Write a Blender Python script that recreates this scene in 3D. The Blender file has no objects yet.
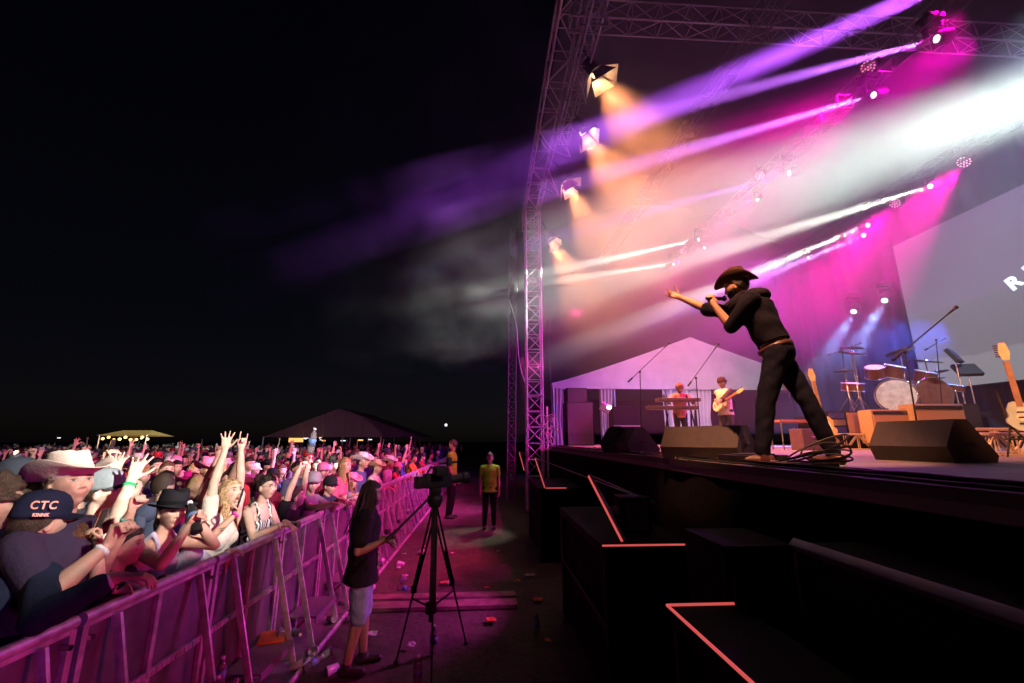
import bpy, bmesh, math, random
from mathutils import Vector, Matrix, Quaternion, noise
import numpy as np
R = math.radians
random.seed(7)
SC = bpy.context.scene
COL = SC.collection
# ---------------------------------------------------------------- camera
F, W, H = 430.0, 1024, 683
PITCH = math.atan(98.5 / F)
YAW = math.atan(26 * math.cos(PITCH) / F)
EYE = Vector((0, 0, 2.1))
cam = bpy.data.cameras.new('camera')
cam.sensor_width = 36.0; cam.lens = F / W * 36.0
cam.clip_start = 0.05; cam.clip_end = 2000
camo = bpy.data.objects.new('camera', cam); COL.objects.link(camo)
camo.location = EYE; camo.rotation_euler = (R(90) + PITCH, 0, -YAW)
SC.camera = camo
CM = camo.rotation_euler.to_matrix()

def ray(px, py):
    return (CM @ Vector(((px - W / 2) / F, -(py - H / 2) / F, -1))).normalized()
def onY(px, py, y):          # point seen at a pixel on the plane Y = y
    d = ray(px, py); return EYE + d * (y / d.y)
def onX(px, py, x):
    d = ray(px, py); return EYE + d * (x / d.x)
def onZ(px, py, z):
    d = ray(px, py); return EYE + d * ((z - EYE.z) / d.z)
def proj(p):
    q = CM.transposed() @ (Vector(p) - EYE)
    return (W / 2 + F * q.x / -q.z, H / 2 - F * q.y / -q.z)

# ---------------------------------------------------------------- world, exposure
wd = bpy.data.worlds.new('World'); SC.world = wd; wd.use_nodes = True
nt = wd.node_tree; nt.nodes.clear()
sky = nt.nodes.new('ShaderNodeTexSky'); sky.sky_type = 'NISHITA'; sky.sun_disc = False
sky.sun_elevation = R(30); sky.sun_rotation = R(200)
mx = nt.nodes.new('ShaderNodeMixRGB'); mx.blend_type = 'MULTIPLY'; mx.inputs[0].default_value = 1
mx.inputs[2].default_value = (0.62, 0.46, 0.62, 1)
bg = nt.nodes.new('ShaderNodeBackground'); bg.inputs[1].default_value = 0.0013
ou = nt.nodes.new('ShaderNodeOutputWorld')
nt.links.new(sky.outputs[0], mx.inputs[1]); nt.links.new(mx.outputs[0], bg.inputs[0]); nt.links.new(bg.outputs[0], ou.inputs[0])
SC.view_settings.view_transform = 'Standard'; SC.view_settings.look = 'None'
SC.view_settings.exposure = 0; SC.view_settings.gamma = 1
cy = SC.cycles
cy.use_denoising = True
try:
    cy.denoiser = 'OPENIMAGEDENOISE'; cy.denoising_input_passes = 'RGB_ALBEDO_NORMAL'
except Exception: pass
cy.max_bounces = 4; cy.diffuse_bounces = 2; cy.glossy_bounces = 2; cy.transmission_bounces = 4
cy.transparent_max_bounces = 12; cy.volume_bounces = 0
cy.volume_step_rate = 1.0; cy.volume_max_steps = 96
cy.caustics_reflective = False; cy.caustics_refractive = False
cy.sample_clamp_indirect = 4; cy.sample_clamp_direct = 0

def spot(name, loc, target, col, watts, deg, blend=0.3, size=0.06, vol=1.0):
    l = bpy.data.lights.new(name, 'SPOT'); l.color = col; l.energy = watts
    l.spot_size = R(deg); l.spot_blend = blend; l.shadow_soft_size = size
    try: l.cycles.max_bounces = 2
    except Exception: pass
    l.volume_factor = vol
    o = bpy.data.objects.new(name, l); COL.objects.link(o)
    o.location = loc
    o.rotation_euler = (Vector(target) - Vector(loc)).to_track_quat('-Z', 'Y').to_euler()
    return o
# weak moonlight
sl = bpy.data.lights.new('moon', 'SUN'); sl.energy = 0.004; sl.angle = R(0.5); sl.color = (.7, .8, 1)
so = bpy.data.objects.new('moon', sl); COL.objects.link(so); so.rotation_euler = (R(50), 0, R(20))

MAG = (1.0, 0.0, 0.45); PUR = (0.42, 0.12, 1.0); WHT = (0.93, 1.0, 0.86); WARM = (1.0, 0.50, 0.20); BLU = (0.35, 0.5, 1.0)
TRX = 8.2
# profile moving heads: (fixture pixel, truss X, pixel the beam crosses, its Y, colour, watts, cone deg)
BEAMS = [
 ((932, 40), 8.2, (600, 128), 7.0, (.55,.14,1), 190000, 3.8),
 ((870, 96), 8.2, (530, 195), 8.0, (.6,.2,1), 210000, 3.8),
 ((786, 174), 8.2, (545, 240), 11.0, (.40,.12,1), 110000, 3.4),
 ((697, 240), 8.2, (400, 305), 13.0, WHT, 150000, 3.8),
 ((672, 264), 8.2, (450, 296), 15.0, WHT, 150000, 3.8),
 ((928, 187), 12.1, (560, 300), 9.0, WHT, 150000, 3.8),
 ((866, 226), 12.1, (640, 320), 11.0, WHT, 150000, 3.8),
 ((862, 236), 12.1, (560, 360), 10.0, (.55,.3,1), 110000, 3.8),
]

# ---------------------------------------------------------------- helpers: tags, materials, mesh builder
def V(*a): return Vector(a if len(a) > 1 else a[0])

def tag(o, label=None, cat=None, group=None, kind=None):
    if label: o['label'] = label
    if cat: o['category'] = cat
    if group: o['group'] = group
    if kind: o['kind'] = kind
    return o

def thing(name, loc, label, cat, group=None, rz=0.0):
    o = bpy.data.objects.new(name, None); COL.objects.link(o)
    o.empty_display_size = .1
    o.location = loc; o.rotation_euler = (0, 0, rz)
    return tag(o, label, cat, group)

def copy_tree(o, parent=None):
    c = o.copy(); COL.objects.link(c); c.parent = parent
    for ch in o.children: copy_tree(ch, c)
    return c

MATS = {}
def mat(name, col, rough=.6, metal=0., var=.25, scale=12., bump=0., bscale=60., emit=None, estr=0., objcol=False, trans=0., spec=.5, attr=False, coords='Object', alpha=1.):
    if name in MATS: return MATS[name]
    m = bpy.data.materials.new(name); m.use_nodes = True; n = m.node_tree
    p = n.nodes['Principled BSDF']
    p.inputs['Roughness'].default_value = rough; p.inputs['Metallic'].default_value = metal
    p.inputs['Specular IOR Level'].default_value = spec
    p.inputs['Transmission Weight'].default_value = trans
    p.inputs['Alpha'].default_value = alpha
    tc = n.nodes.new('ShaderNodeTexCoord')
    nz = n.nodes.new('ShaderNodeTexNoise'); nz.inputs['Scale'].default_value = scale; nz.inputs['Detail'].default_value = 4
    n.links.new(tc.outputs[coords], nz.inputs['Vector'])
    mr = n.nodes.new('ShaderNodeMapRange')
    mr.inputs['From Min'].default_value = .3; mr.inputs['From Max'].default_value = .7
    mr.inputs['To Min'].default_value = 1 - var; mr.inputs['To Max'].default_value = 1 + var * .6
    n.links.new(nz.outputs['Fac'], mr.inputs['Value'])
    mul = n.nodes.new('ShaderNodeMixRGB'); mul.blend_type = 'MULTIPLY'; mul.inputs[0].default_value = 1
    if objcol:
        oi = n.nodes.new('ShaderNodeObjectInfo'); src = oi.outputs['Color']
    else:
        rgb = n.nodes.new('ShaderNodeRGB'); rgb.outputs[0].default_value = (*col, 1); src = rgb.outputs[0]
    if attr:
        at = n.nodes.new('ShaderNodeAttribute'); at.attribute_name = 'tint'
        mx = n.nodes.new('ShaderNodeMixRGB'); n.links.new(at.outputs['Alpha'], mx.inputs[0])
        n.links.new(src, mx.inputs[1]); n.links.new(at.outputs['Color'], mx.inputs[2]); src = mx.outputs[0]
    n.links.new(src, mul.inputs[1]); n.links.new(mr.outputs[0], mul.inputs[2])
    n.links.new(mul.outputs[0], p.inputs['Base Color'])
    if bump:
        b = n.nodes.new('ShaderNodeBump'); b.inputs['Strength'].default_value = bump; b.inputs['Distance'].default_value = .01
        n2 = n.nodes.new('ShaderNodeTexNoise'); n2.inputs['Scale'].default_value = bscale; n2.inputs['Detail'].default_value = 5
        n.links.new(tc.outputs[coords], n2.inputs['Vector']); n.links.new(n2.outputs['Fac'], b.inputs['Height'])
        n.links.new(b.outputs[0], p.inputs['Normal'])
    if emit:
        p.inputs['Emission Color'].default_value = (*emit, 1); p.inputs['Emission Strength'].default_value = estr
    MATS[name] = m
    return m

class MB:
    """collects shapes and links them as one mesh object"""
    def __init__(s): s.v = []; s.f = []; s.mi = []; s.cur = 0
    def add(s, vs, fs):
        b = len(s.v); s.v.extend([tuple(v) for v in vs]); s.f.extend([tuple(i + b for i in f) for f in fs]); s.mi.extend([s.cur] * len(fs)); return s
    def box(s, c, size, rot=None, taper=1.0, bev=0.0):
        c = Vector(c); hx, hy, hz = [d / 2 for d in size]
        if bev > 0:
            bm = bmesh.new(); bmesh.ops.create_cube(bm, size=1)
            for v in bm.verts: v.co = Vector((v.co.x * size[0], v.co.y * size[1], v.co.z * size[2]))
            bmesh.ops.bevel(bm, geom=bm.edges[:], offset=bev, segments=2, affect='EDGES', profile=.6)
            bm.verts.index_update()
            vs = [v.co.copy() for v in bm.verts]; fs = [[v.index for v in f.verts] for f in bm.faces]; bm.free()
        else:
            vs = [Vector((x * hx * (taper if z > 0 else 1), y * hy * (taper if z > 0 else 1), z * hz)) for z in (-1, 1) for y in (-1, 1) for x in (-1, 1)]
            fs = [(0, 2, 3, 1), (4, 5, 7, 6), (0, 1, 5, 4), (2, 6, 7, 3), (0, 4, 6, 2), (1, 3, 7, 5)]
        if rot is not None:
            q = rot if isinstance(rot, Matrix) else Matrix.Rotation(rot, 3, 'Z')
            vs = [q @ v for v in vs]
        return s.add([v + c for v in vs], fs)
    def prism(s, pts, y0, y1, M=None):
        """closed outline in local (x,z) pushed from y0 to y1"""
        n = len(pts)
        vs = [Vector((x, y0, z)) for x, z in pts] + [Vector((x, y1, z)) for x, z in pts]
        if M is not None: vs = [M @ v for v in vs]
        fs = [tuple(range(n)), tuple(range(2 * n - 1, n - 1, -1))] + [(i, i + n, (i + 1) % n + n, (i + 1) % n) for i in range(n)]
        return s.add(vs, fs)
    def cyl(s, a, b, r0, r1=None, n=10, caps=True):
        a = Vector(a); b = Vector(b); r1 = r0 if r1 is None else r1
        d = (b - a)
        if d.length < 1e-6: return s
        q = d.to_track_quat('Z', 'Y')
        vs = []
        for p, r in ((a, r0), (b, r1)):
            for i in range(n):
                t = 2 * math.pi * i / n; vs.append(p + q @ Vector((math.cos(t) * r, math.sin(t) * r, 0)))
        fs = [(i, (i + 1) % n, (i + 1) % n + n, i + n) for i in range(n)]
        if caps: fs += [tuple(range(n - 1, -1, -1)), tuple(range(n, 2 * n))]
        return s.add(vs, fs)
    def tube(s, pts, r, n=8, closed=False):
        pts = [Vector(p) for p in pts]; rr = r if isinstance(r, (list, tuple)) else [r] * len(pts)
        vs = []; m = len(pts); up = None
        for i, p in enumerate(pts):
            if closed: d = pts[(i + 1) % m] - pts[i - 1]
            else: d = pts[min(i + 1, m - 1)] - pts[max(i - 1, 0)]
            d.normalize()
            if up is None: up = d.orthogonal().normalized()
            up = (up - d * up.dot(d))
            up = up.normalized() if up.length > 1e-6 else d.orthogonal().normalized()
            w = d.cross(up)
            for k in range(n):
                t = 2 * math.pi * k / n; vs.append(p + up * math.cos(t) * rr[i] + w * math.sin(t) * rr[i])
        fs = []
        for i in range(m if closed else m - 1):
            j = (i + 1) % m
            for k in range(n): fs.append((i * n + k, i * n + (k + 1) % n, j * n + (k + 1) % n, j * n + k))
        if not closed: fs += [tuple(range(n - 1, -1, -1)), tuple(range((m - 1) * n, m * n))]
        return s.add(vs, fs)
    def lathe(s, prof, n=24, M=None, o=(0, 0, 0)):
        vs = []; o = Vector(o)
        for r, z in prof:
            for k in range(n):
                t = 2 * math.pi * k / n; v = Vector((r * math.cos(t), r * math.sin(t), z))
                vs.append((M @ v if M is not None else v) + o)
        m = len(prof); fs = [(i * n + k, i * n + (k + 1) % n, (i + 1) * n + (k + 1) % n, (i + 1) * n + k) for i in range(m - 1) for k in range(n)]
        fs += [tuple(range(n - 1, -1, -1)), tuple(range((m - 1) * n, m * n))]
        return s.add(vs, fs)
    def ell(s, c, rad, q=None, nu=16, nv=10):
        c = Vector(c); vs = [Vector((0, 0, -1))]; fs = []
        for i in range(1, nv):
            ph = -math.pi / 2 + math.pi * i / nv
            for k in range(nu):
                t = 2 * math.pi * k / nu; vs.append(Vector((math.cos(ph) * math.cos(t), math.cos(ph) * math.sin(t), math.sin(ph))))
        vs.append(Vector((0, 0, 1)))
        for k in range(nu):
            fs.append((0, 1 + (k + 1) % nu, 1 + k))
            fs.append((len(vs) - 1, 1 + (nv - 2) * nu + k, 1 + (nv - 2) * nu + (k + 1) % nu))
        for i in range(nv - 2):
            for k in range(nu):
                a = 1 + i * nu; fs.append((a + k, a + (k + 1) % nu, a + nu + (k + 1) % nu, a + nu + k))
        vs = [Vector((v.x * rad[0], v.y * rad[1], v.z * rad[2])) for v in vs]
        if q is not None: vs = [q @ v for v in vs]
        return s.add([v + c for v in vs], fs)
    def cap(s, a, b, r0, r1, n=12):
        """tapered capsule"""
        a = Vector(a); b = Vector(b); d = b - a; L = d.length
        if L < 1e-6: return s.ell(a, (r0, r0, r0))
        q = d.to_track_quat('Z', 'Y')
        prof = [(r0 * math.cos(t), -r0 * math.sin(t)) for t in (1.57, 1.1, .7, .35, 0)] + [(r0 + (r1 - r0) * k / 4, L * k / 4) for k in (1, 2, 3)] + [(r1 * math.cos(t), L + r1 * math.sin(t)) for t in (0, .35, .7, 1.1, 1.57)]
        prof = [(max(r, 1e-4), z) for r, z in prof]
        return s.lathe(prof, n, q.to_matrix(), a)
    def mesh(s, name, smooth=False):
        me = bpy.data.meshes.new(name); me.from_pydata(s.v, [], s.f)
        if smooth:
            me.polygons.foreach_set('use_smooth', [True] * len(me.polygons))
        return me
    def build(s, name, m, parent=None, smooth=False, auto=None):
        me = s.mesh(name, smooth)
        ms = m if isinstance(m, (list, tuple)) else [m]
        for x in ms: me.materials.append(x)
        if len(ms) > 1: me.polygons.foreach_set('material_index', s.mi)
        if auto: 
            me.polygons.foreach_set('use_smooth', [True] * len(me.polygons))
            try: me.set_sharp_from_angle(angle=R(auto))
            except Exception: pass
        me.update()
        o = bpy.data.objects.new(name, me); COL.objects.link(o)
        if parent is not None: o.parent = parent
        return o

def truss_bars(mb_ch, mb_br, a, b, w, h=None, r=.025, step=None, tri=False):
    """box lattice between a and b (centre lines), width w, height h"""
    a = Vector(a); b = Vector(b); d = (b - a).normalized(); L = (b - a).length; h = h or w
    up = Vector((0, 0, 1)) if abs(d.z) < .9 else Vector((0, 1, 0))
    sd = d.cross(up).normalized(); up = sd.cross(d).normalized()
    cs = [sd * sx * w / 2 + up * sy * h / 2 for sx, sy in ((-1, -1), (1, -1), (1, 1), (-1, 1))]
    if tri: cs = [sd * -w / 2 + up * h / 2, sd * w / 2 + up * h / 2, up * -h / 2]
    for c in cs: mb_ch.cyl(a + c, b + c, r, n=8)
    step = step or w; n = max(1, round(L / step))
    for i in range(n):
        p = a + d * (L * i / n); q = a + d * (L * (i + 1) / n); m = len(cs)
        for k in range(m):
            c0, c1 = cs[k], cs[(k + 1) % m]
            if i % 2: c0, c1 = c1, c0
            mb_br.cyl(p + c0, q + c1, r * .55, n=6, caps=False)
            mb_br.cyl(p + cs[k], p + cs[(k + 1) % m], r * .5, n=6, caps=False)

def truss(name, a, b, w, label, h=None, r=.025, step=None, m=None, group=None, cat='truss'):
    o = Vector(a); t = thing(name, o, label, cat, group)
    ch, br = MB(), MB(); truss_bars(ch, br, (0, 0, 0), Vector(b) - o, w, h, r, step)
    ch.build('chord_tubes', m, t, auto=40); br.build('lattice_bracing', m, t, auto=40)
    return t

# ---------------------------------------------------------------- the show lighting (in-frame beam, wash, flood and rear lamps get fixtures; added fills none)
LAMPS = []
for k, (fp, tx, tp, ty, c, w, deg) in enumerate(BEAMS):
    a = onX(*fp, tx); b = onY(*tp, ty)
    spot('beam_lamp', a, b, c, w, deg, .25, .05)
    LAMPS.append((a, b, c))
# fixtures outside the frame at the upper right: the broad white fan and the big violet beam
spot('beam_lamp', onX(1420, -40, 9.3), onY(600, 250, 9.5), (.80, 1, .88), 78000, 20, .7, .2)
spot('beam_lamp', onX(1110, 75, 9.5), onY(640, 215, 9.0), (.88, 1, .88), 5000, 17, .9, .15)
spot('beam_lamp', onX(1200, 20, 9.5), onY(520, 320, 11), (.82, 1, .90), 13000, 15, .9, .15)
spot('beam_lamp', onX(1000, -40, 7.4), onY(650, 112, 6.0), (.48, .09, 1), 230000, 5.4, .5, .1)
# added wide colour fills, without fixtures, that tint the smoke and the marquee
spot('colour_fill', (11.8, 5.0, 9.2), (5, 11, 4), (.55, .02, .6), 1500, 95, .9, .3)
spot('colour_fill', (11.8, 16.5, 9.2), (5, 11, 3), (.6, .06, .75), 2000, 95, .9, .3)
spot('colour_fill', (9.0, 6.0, 9.3), (4, 12, 8.2), (.9, .0, .55), 4500, 60, .9, .3)
spot('colour_fill', (9.5, 4.0, 9.4), (11, 8, 7), (.42, .72, .85), 5500, 80, .9, .3)
spot('colour_fill', (12.3, 10.5, 5.0), (9, 12, 2.2), (.06, .13, 1), 3800, 120, .9, .3)
spot('colour_fill', (7.6, 12, 9.3), (8, 19.6, 5), (1, .24, .52), 3300, 60, .9, .3)
WASH = [((867, 68), 8.7, (2.5, 11.0, 4.5), 8000, 62), ((759, 176), 8.7, (4.0, 13, 3.0), 3000, 44),
     ((683, 252), 8.7, (5, 17, 1.9), 3000, 36), ((963, 163), 12.3, (6.6, 12.6, 2.2), 15000, 46),
     ((894, 204), 12.3, (6.6, 14.6, 2.2), 14000, 46), ((955, -8), 8.7, (5, 7.5, 1.9), 3500, 46)]
for fp, tx, tgt, w, deg in WASH:
    spot('wash_lamp', onX(*fp, tx), tgt, (1, 0, .42), w, deg, .8, .12)
FLOODS = [((597, 74), 2.25), ((584, 132), 2.25), ((566, 184), 2.25), ((551, 240), 2.25)]
for fp, tx in FLOODS:
    a = onX(*fp, tx)
    spot('flood_lamp', a + Vector((.05, 0, -.06)), a + Vector((2.3, -.3, -5.0)), (1, .33, .12), 7500, 52, .8, .10)
    spot('flood_spill', a, a + Vector((2.3, -.3, -5.0)), (1, .55, .25), 25, 165, .3, .06)
REAR = [(884, 302), (853, 313)]
for fp in REAR:
    a = onX(*fp, 12.6); spot('rear_lamp', a, a + Vector((-2.2, .3, -3.0)), (.25, .42, 1), 16000, 20, .6, .1)
# added spots without fixtures that light the audience, the singer and the band
# audience fills hang unseen over the stage corner beside the camera; their lower edge just clears the barrier rail
LA = Vector((2.5, .3, 4.4))
for yt, w, c, half in ((1.9, 2200, (1, .90, .80), 14), (3.6, 3600, (1, .90, .80), 14), (6.3, 5000, (1, .72, .68), 12), (11.5, 5000, (1, .40, .48), 8)):
    T = Vector((-2.1, yt, 1.38)); d = (T - LA).normalized(); ax = d.cross(Vector((0, 0, 1))).normalized()
    d = Quaternion(ax, R(half - .6)) @ d
    spot('audience_fill', LA, LA + d * 5, c, w, half * 2, .12, .10)
spot('added_key', (0.2, .6, 9.3), (2.35, 3.5, 3.45), (1, .38, .18), 9000, 17, .5, .1)  # added keys for the singer, the band and the right-hand guitar
spot('added_key', (2.7, -1.2, 4.5), (8.2, 8.6, 2.5), (1, .36, .14), 3200, 38, .7, .1)
spot('added_key', (2.7, .2, 4.5), (5.3, 4.6, 2.5), (1, .36, .18), 700, 30, .7, .1)
spot('guard_fill', (.9, 13.2, 4.4), (.1, 11.3, 1.35), (1, 1, .85), 420, 22, .5, .1)  # added fill on the guards; no lamp hangs on the tower
# added low spots without fixtures before the platform fronts, washing the barrier and the pit floor
for y, w, c in ((-.2, 110, (1, .06, .9)), (2.6, 120, (1, .02, .14)), (5.8, 170, (1, .05, .75)), (8.4, 140, (1, .02, .14)), (14, 240, (1, .06, .7))):
    spot('pit_fill', (.90, y, .95), (-2.4, y + .3, .55), c, w, 105, .7, .12)
spot('audience_fill', (1.8, 7.5, 4.45), (-3.6, 8.6, 1.6), (1, .04, .28), 1500, 84, .6, .12)  # added pink fills over the crowd, in mid-air without fixtures
spot('audience_fill', (1.8, 12.5, 4.45), (-3.6, 14, 1.6), (1, .05, .4), 1900, 84, .6, .12)
spot('operator_fill', LA, (-1.2, 4.7, 1.05), (1, .62, .55), 420, 15, .5, .1)  # added fill aimed at the camera operator

# ---------------------------------------------------------------- materials
M_alu = mat('aluminium', (.55, .55, .57), .35, .9, .2, 20)
M_black = mat('black_paint', (.010, .010, .011), .55, 0, .35, 9, .15, 120, spec=.25)
M_void = mat('matt_black_paint', (.004, .004, .005), .8, 0, .4, 6, .2, 60, spec=.08)
M_blackcloth = mat('black_cloth', (.007, .006, .008), .95, 0, .4, 4, .5, 30, spec=.05)
M_plastic = mat('black_plastic', (.02, .02, .022), .35, 0, .2, 20)
M_rubber = mat('black_rubber', (.015, .015, .015), .6, 0, .3, 30)
M_grille = mat('steel_grille', (.05, .045, .05), .55, .5, .4, 200, .5, 300)
M_white = mat('white_vinyl', (.72, .72, .74), .55, 0, .12, 1.5, .25, 6)
M_steel = mat('brushed_steel', (.6, .6, .62), .3, 1, .15, 40)
M_chrome = mat('chrome', (.75, .75, .77), .12, 1, .05, 20)

# ---------------------------------------------------------------- the setting
def ground():
    me = bpy.data.meshes.new('ground')
    bm = bmesh.new()
    xs = [-400, -120, -40] + [-16 + .25 * i for i in range(140)] + [60, 150, 400]
    ys = [-120, -30] + [-6 + .25 * i for i in range(130)] + [60, 160, 500]
    g = []
    for y in ys:
        row = []
        for x in xs:
            z = 0
            if abs(x) < 30 and abs(y) < 40: z = .02 * noise.noise(Vector((x * .6, y * .6, 0))) + .012 * noise.noise(Vector((x * 3, y * 3, 5)))
            row.append(bm.verts.new((x, y, z)))
        g.append(row)
    for i in range(len(ys) - 1):
        for j in range(len(xs) - 1): bm.faces.new((g[i][j], g[i][j + 1], g[i + 1][j + 1], g[i + 1][j]))
    bm.to_mesh(me); bm.free()
    m = bpy.data.materials.new('trodden_grass'); m.use_nodes = True; n = m.node_tree; p = n.nodes['Principled BSDF']
    tc = n.nodes.new('ShaderNodeTexCoord')
    a = n.nodes.new('ShaderNodeTexNoise'); a.inputs['Scale'].default_value = 1.1; a.inputs['Detail'].default_value = 8; a.inputs['Roughness'].default_value = .7
    b = n.nodes.new('ShaderNodeTexNoise'); b.inputs['Scale'].default_value = 16; b.inputs['Detail'].default_value = 12; b.inputs['Roughness'].default_value = .78
    for x in (a, b): n.links.new(tc.outputs['Object'], x.inputs['Vector'])
    cr = n.nodes.new('ShaderNodeValToRGB'); e = cr.color_ramp.elements
    e[0].position = .38; e[0].color = (.05, .036, .028, 1); e[1].position = .62; e[1].color = (.05, .065, .025, 1)
    x = e.new(.5); x.color = (.09, .075, .05, 1)
    n.links.new(a.outputs['Fac'], cr.inputs[0])
    mr = n.nodes.new('ShaderNodeMapRange'); mr.inputs['From Min'].default_value = .3; mr.inputs['From Max'].default_value = .7; mr.inputs['To Min'].default_value = .35; mr.inputs['To Max'].default_value = 1.6
    n.links.new(b.outputs['Fac'], mr.inputs['Value'])
    mu = n.nodes.new('ShaderNodeMixRGB'); mu.blend_type = 'MULTIPLY'; mu.inputs[0].default_value = 1
    n.links.new(cr.outputs[0], mu.inputs[1]); n.links.new(mr.outputs[0], mu.inputs[2]); n.links.new(mu.outputs[0], p.inputs['Base Color'])
    p.inputs['Roughness'].default_value = .95
    bp = n.nodes.new('ShaderNodeBump'); bp.inputs['Strength'].default_value = .8; bp.inputs['Distance'].default_value = .03
    n.links.new(b.outputs['Fac'], bp.inputs['Height']); n.links.new(bp.outputs[0], p.inputs['Normal'])
    me.materials.append(m)
    o = bpy.data.objects.new('ground', me); COL.objects.link(o); o['kind'] = 'structure'
ground()

SX = 1.95; SZ = 1.91; SY0 = -4.0; SY1 = 18.6; SXB = 14.0      # the stage: front edge, deck height, ends, back
def stage():
    t = thing('concert_stage', (SX, 0, 0), 'long black concert stage deck with draped front beside the pit', 'stage')
    m = MB(); m.box(((SXB - SX) / 2, (SY0 + SY1) / 2, SZ - .06), (SXB - SX, SY1 - SY0, .12))
    dm = bpy.data.materials.new('stage_deck'); dm.use_nodes = True; n = dm.node_tree; p = n.nodes['Principled BSDF']
    tc = n.nodes.new('ShaderNodeTexCoord'); br = n.nodes.new('ShaderNodeTexBrick'); br.inputs['Scale'].default_value = 1
    br.inputs['Brick Width'].default_value = 2.44; br.inputs['Row Height'].default_value = 1.22; br.inputs['Mortar Size'].default_value = .008; br.offset = 0
    br.inputs['Color1'].default_value = (.20, .17, .17, 1); br.inputs['Color2'].default_value = (.26, .22, .21, 1); br.inputs['Mortar'].default_value = (.02, .02, .02, 1)
    nz = n.nodes.new('ShaderNodeTexNoise'); nz.inputs['Scale'].default_value = 3; nz.inputs['Detail'].default_value = 8
    n.links.new(tc.outputs['Object'], br.inputs['Vector']); n.links.new(tc.outputs['Object'], nz.inputs['Vector'])
    mu = n.nodes.new('ShaderNodeMixRGB'); mu.blend_type = 'MULTIPLY'; mu.inputs[0].default_value = .6
    n.links.new(br.outputs['Color'], mu.inputs[1]); n.links.new(nz.outputs['Color'], mu.inputs[2]); n.links.new(mu.outputs[0], p.inputs['Base Color'])
    p.inputs['Roughness'].default_value = .5
    m.build('deck', dm, t)
    # draped black front: a wavy cloth hanging from the deck edge
    m = MB(); L = SY1 - SY0; nx, nz_ = 240, 12; vs = []; fs = []
    for layer in (0, 1):
        for j in range(nz_ + 1):
            for i in range(nx + 1):
                y = SY0 + L * i / nx; z = (SZ - .125) * (1 - j / nz_)
                w = .025 * math.sin(y * 7.3 + .6 * math.sin(y * 2.1)) * (.3 + j / nz_) + .015 * noise.noise(Vector((y * 1.2, z * 2, 3)))
                sag = -.05 * math.exp(-((y - 4.2) / 1.4) ** 2) * math.exp(-((z - 1.35) / .16) ** 2)
                vs.append((.03 + w + sag + .012 * layer - .02, y, z))
    N = (nx + 1) * (nz_ + 1)
    for layer in (0, 1):
        for j in range(nz_):
            for i in range(nx):
                a = layer * N + j * (nx + 1) + i; q = (a, a + 1, a + nx + 2, a + nx + 1)
                fs.append(q if layer else q[::-1])
    m.add(vs, fs); m.build('front_drape', M_blackcloth, t, smooth=True)
    m = MB(); m.box((.004, (SY0 + SY1) / 2, SZ - .03), (.03, L, .058)); m.build('edge_strip', M_black, t)
    m = MB(); m.box(((SXB - SX) / 2, SY1 + .02, SZ / 2 - .07), (SXB - SX - .1, .03, SZ - .14)); m.build('end_drape', M_blackcloth, t)
stage()

# roof: front truss over the tower, trusses running back, black skin above
RH = 10.4; TX = 1.55; TY = 14.0
M_truss = mat('truss_aluminium', (.46, .40, .48), .5, .3, .2, 10)
M_truss2 = mat('truss_dark', (.10, .09, .10), .5, .4, .2, 10)
truss('truss_tower', (TX, TY, 0), (TX, TY, RH - .4), .5, 'upright aluminium lattice tower at the far front corner of the stage', r=.028, step=.5, m=M_truss)
t = thing('roof_truss', (TX, TY + 1.5, RH), 'heavy stacked lattice truss along the front edge of the stage roof', 'truss')
ch, br = MB(), MB()
truss_bars(ch, br, (0, 0, 0), (0, -17, 0), .5, .6, .028, .8)
truss_bars(ch, br, (.42, -5.5, -.38), (.42, -13, -.38), .26, .34, .02, .5)
for k in range(6):
    y = -3 - 1.9 * k
    ch.cyl((.2, y, -.3), (.62, y - .5, -.85), .022); ch.cyl((.62, y - .5, -.85), (.2, y - 1.1, -.3), .022); br.cyl((.62, y - .5, -.85), (.3, y - .5, -.25), .016)
ch.build('chord_tubes', M_truss, t, auto=40); br.build('lattice_bracing', M_truss, t, auto=40)
for yy, lab in ((onZ(650, 20, RH - .15).y, 'crosswise lattice truss under the stage roof, lit orange'),):
    truss('cross_truss', (TX, yy, RH - .15), (SXB, yy, RH - .15), .36, lab, .42, .016, .6, m=M_truss)
TRUSS_X = [(5.2, 10.0, 'lengthwise hanging truss nearest the stage front'), (8.2, 9.75, 'middle lengthwise hanging truss carrying beam lights'), (12.1, 9.35, 'rear lengthwise hanging truss above the grey screen')]
for tx, tz, lab in TRUSS_X:
    truss('lighting_truss', (tx, 18, tz), (tx, 2, tz), .34, lab, .34, .016, .5, m=M_truss2)
def roof():
    t = thing('stage_roof', (TX, 0, RH), 'dark fabric roof skin stretched over the stage', 'roof')
    m = MB(); n = 14
    vs = []; fs = []
    for layer in (0, 1):
        for i in range(n + 1):
            for j in (0, 1):
                x = (SXB + .6 - TX) * i / n; z = .75 + 2.2 * math.sin(math.pi * i / n) + .03 * layer
                vs.append((x, -3 if j == 0 else 18.6, z))
    for layer in (0, 1):
        for i in range(n):
            a = layer * 2 * (n + 1) + 2 * i; q = (a, a + 1, a + 3, a + 2); fs.append(q if layer else q[::-1])
    m.add(vs, fs); m.build('roof_skin', mat('roof_fabric', (.03, .03, .035), .8, 0, .3, 2), t, smooth=True)
roof()
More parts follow.
